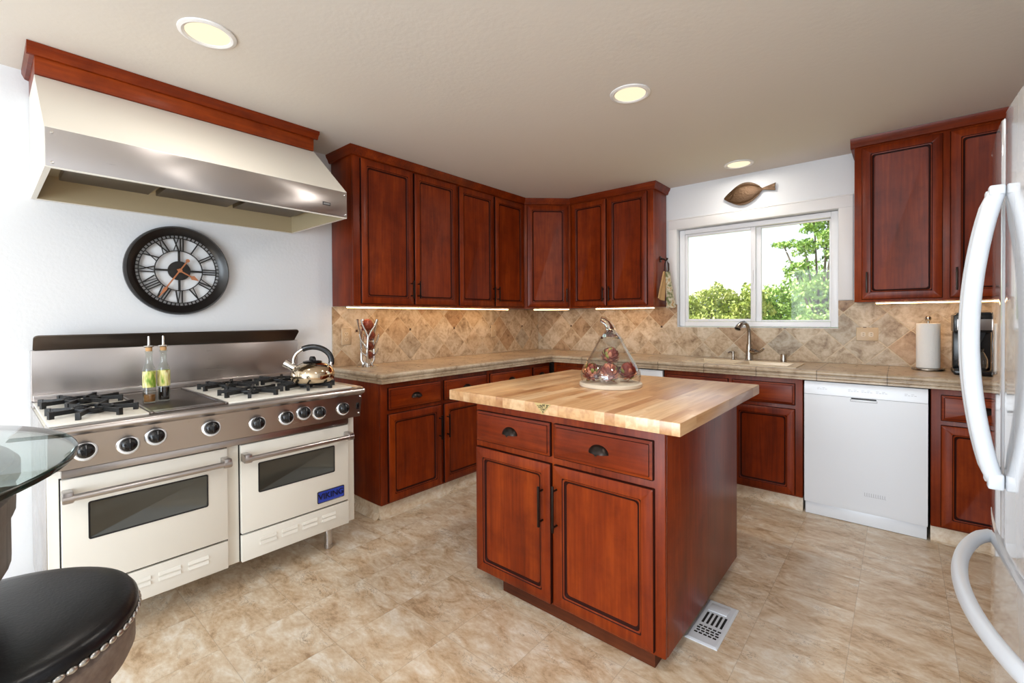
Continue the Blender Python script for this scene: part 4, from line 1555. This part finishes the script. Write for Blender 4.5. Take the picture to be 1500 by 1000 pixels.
cm_ = thing('coffee_maker', 'black and steel coffee maker on counter behind refrigerator handle', 'coffee maker', (3.44, -.3, CT + .0005))
b = MB('black').box(-.085, .085, -.12, .1, 0, .03, .008).box(-.08, .08, .02, .1, .03, .25, .006).box(-.085, .085, -.1, .1, .25, .352, .006)
b.prism([(-.075, .352), (.075, .352), (.065, .364), (-.065, .364)], 1, -.095, .095)
b.build('body', cm_)
MB('steel').box(-.07, .086, -.1035, -.1005, .262, .325, .001).build('front_plate', cm_)
MB('solid_glass').lathe([(0, .033), (.055, .033), (.062, .05), (.062, .09), (.05, .125), (.042, .14), (.04, .14), (.048, .123), (.059, .09), (.059, .052), (.053, .037), (0, .037)], (0, -.045, 0), seg=28, cap0=False, cap1=False).build('carafe', cm_, 60)
MB('black').lathe([(0, .1405), (.045, .1405), (.046, .155), (.02, .165), (0, .165)], (0, -.045, 0), seg=24).tube([(-.03, -.1, .14), (-.035, -.125, .12), (-.035, -.125, .07), (-.03, -.1, .05)], .009, 8).build('carafe_lid', cm_)
MB('black').prism([(-.05, .25), (.05, .25), (.03, .19), (-.03, .19)], 1, -.08, .0).build('filter_basket', cm_)
MB('chrome').cyl((0, -.1195, .016), (0, -.124, .016), .007, seg=12).build('power_button', cm_)


# ------------------------------------------------------------------ outlets
def outlet(name, label, loc, rz, w, h, kind):
    t = thing(name, label, 'outlet' if kind != 'switch' else 'switch', loc, rz)
    MB('plate').rrect_panel(-w / 2, w / 2, -h / 2, h / 2, 0, [(0, 0, .004, 0), (0, .003, .004, 0), (.004, .006, .003, 0)]).build('cover_plate', t)
    if kind == 'duplex':
        for z in (.021, -.021):
            q = MB('outlet_face', 'gap').rrect_panel(-.016, .016, z - .014, z + .014, -.006, [(0, 0, .008, 0), (0, .0015, .008, 0)])
            q.box(-.0075, -.005, -.0079, -.0072, z - .003, z + .007, 0, 1).box(.005, .0075, -.0079, -.0072, z - .003, z + .007, 0, 1).box(-.002, .002, -.0079, -.0072, z - .01, z - .006, 0, 1)
            q.build('receptacle', t, 0)
    elif kind == 'wide':
        for x in (-.022, .022):
            q = MB('outlet_face', 'gap').rrect_panel(x - .014, x + .014, -.016, .016, -.006, [(0, 0, .008, 0), (0, .0015, .008, 0)])
            q.box(x - .003, x + .007, -.0079, -.0072, .005, .0075, 0, 1).box(x - .003, x + .007, -.0079, -.0072, -.0075, -.005, 0, 1)
            q.build('receptacle', t, 0)
    else:
        MB('outlet_face').box(-.005, .005, -.016, -.006, -.004, .012, .002).build('toggle', t)
    return t


outlet('wall_outlet', 'beige duplex outlet on the tile behind the antler vase', (.0122, -2.369, 1.16), H90, .078, .125, 'duplex')
outlet('wall_outlet', 'beige sideways outlet plate on the tile right of the window', (2.938, -.0122, 1.157), 0, .125, .095, 'wide')
outlet('light_switch', 'beige switch plate on the left wall tile near the corner', (.0122, -.76, 1.16), H90, .075, .12, 'switch')

# ------------------------------------------------------------------ fish
fs = thing('fish_sculpture', 'brass flatfish hanging on wall above the window', 'sculpture', (2.17, -.004, 2.305), 0)
b = MB('brass')
n = 20
top, bot = [], []
R = []
for k in range(n + 1):
    t = k / n
    x = -.182 + .29 * t
    hu = .078 * math.sin(PI * min(t * .98 + .01, 1)) ** .8
    cz = -.022 + .028 * t
    ring = []
    for i in range(16):
        a = 2 * PI * i / 16
        yy = .016 * math.sin(PI * min(t * .96 + .02, 1)) ** .6 * math.sin(a)
        ring.append((x, -.018 + yy, cz + max(hu, .006) * math.cos(a)))
    R.append(ring)
b.rings(R, 0, True, True, True)
b.build('body', fs, 60)
b = MB('brass')
nf = 26
for sgn in (1, -1):
    for k in range(nf):
        t0, t1 = .12 + .8 * k / nf, .12 + .8 * (k + .8) / nf
        q = []
        for t in (t0, t1):
            x = -.182 + .29 * t
            h_ = .078 * math.sin(PI * t) ** .8
            cz = -.022 + .028 * t
            q.append(((x, cz + sgn * (h_ - .004)), (x + .006, cz + sgn * (h_ + .013 * math.sin(PI * (t - .08) / .9)))))
        b.prism([q[0][0], q[1][0], q[1][1], q[0][1]], 1, -.021, -.015)
b.build('fin', fs, 0)
MB('brass').prism([(.098, .0), (.125, -.004), (.198, -.02), (.192, .008), (.2, .04), (.13, .022), (.1, .014)], 1, -.022, -.014, 0, .002).build('tail', fs, 0)
b = MB('brass').ball((-.145, -.03, -.006), .007, 0, 10, 6).ball((-.13, -.032, .004), .006, 0, 10, 6)
b.tube([(-.14 + .0, -.03, -.045), (-.115, -.036, -.02), (-.112, -.036, .01), (-.122, -.034, .03)], .003, 6)
b.build('face_relief', fs, 50)

# ------------------------------------------------------------------ hook and oven mitt on the cabinet side
hk = thing('wall_hook', 'dark bronze hook on the side of the cabinet left of the window', 'hook', (1.4885, -.155, 1.80), 0)
MB('bronze').box(0, .006, -.018, .018, -.02, .03, .003).tube([(.004, 0, .008), (.03, 0, .004), (.05, 0, -.01), (.06, 0, -.004), (.064, 0, .012)], [.008, .007, .007, .007, .008], 10).build('hook_arm', hk, 50)
M['tan'] = plain('tan_cloth', (186, 146, 98), .85, noise=.6, nscale=200)
mt, t_, b_ = new_mat('green_floral_cloth')
tcn = N(t_, 'ShaderNodeTexCoord')
nn = N(t_, 'ShaderNodeTexNoise')
nn.inputs['Scale'].default_value = 28
nn.inputs['Detail'].default_value = 3
t_.links.new(tcn.outputs['Object'], nn.inputs['Vector'])
t_.links.new(ramp(t_, nn.outputs['Fac'], [(.36, (104, 112, 72)), (.46, (168, 158, 128)), (.54, (206, 196, 176)), (.64, (176, 142, 96))]), b_.inputs['Base Color'])
b_.inputs['Roughness'].default_value = .85
M['floral'] = mt
om = thing('kitchen_towel', 'tan and floral kitchen towel hanging from the bronze hook', 'towel', (1.5445, -.155, 1.79), 0)
M['strap'] = plain('dark_brown_strap', (58, 38, 32), .6)
MB('strap').tube([(0, 0, .006), (-.012, -.01, -.03), (-.014, -.014, -.085), (.002, -.006, -.125), (.016, .004, -.085), (.013, .008, -.03)], .0065, 8, closed=True, sx=.5, sy=1.4).build('loop', om, 60)


def cloth(mat, pts_top, pts_bot, th, amp, ph, name):
    n, mrows = 14, 12
    F, Bk = [], []
    for j in range(mrows + 1):
        t = j / mrows
        rf, rb = [], []
        for i in range(n + 1):
            u = i / n
            a = Vector(pts_top[0]).lerp(Vector(pts_top[1]), u)
            c = Vector(pts_bot[0]).lerp(Vector(pts_bot[1]), u)
            p = a.lerp(c, t)
            off = amp * math.sin(u * 9 + ph + t) * (.3 + t)
            rf.append((p.x + off + th / 2, p.y + off * .3, p.z + .004 * math.sin(u * 7)))
            rb.append((p.x + off - th / 2, p.y + off * .3, p.z + .004 * math.sin(u * 7)))
        F.append(rf + rb[::-1])
    return MB(mat).rings(F, 0, True, True, True).build(name, om, 60)


cloth('tan', ((-.014, -.035, -.1), (-.002, .01, -.1)), ((-.034, -.12, -.335), (-.012, -.012, -.36)), .008, .006, 0, 'tan_side')
cloth('floral', ((.0, -.02, -.105), (.02, .02, -.1)), ((.014, -.035, -.425), (.064, .062, -.415)), .008, .007, 2, 'floral_side')

# ------------------------------------------------------------------ outdoors
struct(MB(leaf_mat('dry_grass', [(.35, (120, 120, 60)), (.6, (190, 180, 110))], .5)).box(-60, 60, 1.5, 120, -2.2, -2.0).build('ground', smooth=0))
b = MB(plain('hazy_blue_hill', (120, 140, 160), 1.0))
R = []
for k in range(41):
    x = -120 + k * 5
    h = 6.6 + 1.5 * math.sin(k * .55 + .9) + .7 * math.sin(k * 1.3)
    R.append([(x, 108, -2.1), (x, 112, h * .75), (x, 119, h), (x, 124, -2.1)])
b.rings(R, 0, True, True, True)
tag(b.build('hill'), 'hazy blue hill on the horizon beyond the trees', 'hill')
LG = leaf_mat('leaf_yellow_green', [(.33, (104, 122, 44)), (.48, (172, 188, 88)), (.64, (222, 222, 146))], 4)
LB = leaf_mat('leaf_bright_green', [(.33, (84, 120, 50)), (.48, (146, 184, 84)), (.66, (200, 222, 140))], 4)
BARK = plain('grey_bark', (120, 106, 92), .9)


def tree(name, label, base_, trunk_h, blobs, nleaf, mat, ls, branches=True, seed=1):
    rnd = random.Random(seed)
    t = thing(name, label, 'tree', base_, 0, 'trees outside the window')
    b = MB(BARK)
    b.tube([(0, 0, 0), (.08, .02, trunk_h * .5), (.02, 0, trunk_h)], [.08, .055, .04], 8)
    for (cx, cy, cz, rx, rz) in blobs:
        mid = Vector((cx * .45, cy * .45, trunk_h + (cz - trunk_h) * .4 + .1))
        b.tube([(0.02, 0, trunk_h * .9), tuple(mid), (cx, cy, cz), (cx * 1.15, cy, cz + rz * .7)], [.03, .02, .012, .005], 6)
    b.build('trunk', t, 50)
    f = MB(mat)
    tot = sum(rx * rz for *_, rx, rz in blobs)
    for (cx, cy, cz, rx, rz) in blobs:
        for k in range(int(nleaf * rx * rz / tot)):
            v = Vector((rnd.gauss(0, 1), rnd.gauss(0, 1), rnd.gauss(0, 1))).normalized() * rnd.uniform(.25, 1) ** .5
            cl = .82 + .3 * math.sin(v.x * 6 + cx * 3) * math.sin(v.z * 5 + cz)
            p = Vector((cx + v.x * rx * cl, cy + v.y * rx * cl, cz + v.z * rz * cl))
            d = Vector((rnd.gauss(0, 1), rnd.gauss(0, 1), rnd.gauss(0, .7))).normalized()
            s = d.orthogonal().normalized()
            s.rotate(Matrix.Rotation(rnd.uniform(0, 2 * PI), 3, d))
            L_ = ls * rnd.uniform(.6, 1.3)
            q = d.cross(s)
            vs = [f.bm.verts.new(p + s * L_), f.bm.verts.new(p + q * L_ * .5), f.bm.verts.new(p - s * L_), f.bm.verts.new(p - q * L_ * .5)]
            f._f(vs)
    f.build('foliage', t, 0)
    return t


G0 = -2.0
tree('oak_tree', 'yellow green bushy tree filling the left window pane', (-.75, 8, G0), 2.0, [(.3, 0, 3.75, .5, .42), (-.3, .1, 3.5, .6, .5), (.75, 0, 3.3, .55, .6), (-.85, 0, 3.3, .5, .5), (.2, -.2, 2.9, 1.0, .7), (-.5, .3, 2.8, .8, .6), (.95, .2, 3.1, .6, .6), (-.7, .5, 3.45, .6, .5), (1.1, .4, 3.6, .5, .5)], 17000, LG, .05, seed=3)
tree('oak_tree', 'low pale green tree at left edge of the window', (-3.3, 12, G0), 2.0, [(0, 0, 3.2, 1.1, .85), (1.1, 0, 3.1, .9, .9), (-.9, 0, 3.0, 1, .8), (1.8, 0, 2.9, .8, .9)], 9000, LG, .065, seed=4)
tree('oak_tree', 'bright green round tree in the right window pane', (.75, 9.5, G0), 2.0, [(0, 0, 3.7, .6, .55), (.85, .1, 4.0, .7, .7), (-.5, 0, 3.6, .6, .6), (-.7, .1, 3.1, .6, .6), (.3, 0, 2.8, 1.1, .7), (1.45, .3, 3.9, .7, .8), (1.4, 0, 3.1, .9, .8)], 15000, LB, .05, seed=5)
tree('oak_tree', 'tall open tree rising to the top of the right pane', (1.95, 6.3, G0), 3.0, [(-.25, 0, 4.62, .26, .2), (-.1, .1, 5.05, .3, .22), (.2, 0, 4.75, .4, .3), (.15, 0, 5.35, .42, .25), (-.62, .1, 4.72, .24, .08), (.45, 0, 4.2, .4, .28), (-.1, 0, 3.8, .45, .3), (.5, 0, 5.1, .4, .35), (.2, .1, 3.3, .7, .4), (-.35, 0, 4.2, .3, .2), (.25, .1, 4.45, .3, .2)], 8000, LB, .042, seed=6)
tree('oak_tree', 'distant green tree standing behind the latch side of the window', (-.2, 17, G0), 2.0, [(0, 0, 3.2, 1.3, .8), (1.4, 0, 3.1, 1.2, .8), (-1.4, 0, 3.0, 1.2, .7)], 8000, LB, .08, seed=8)
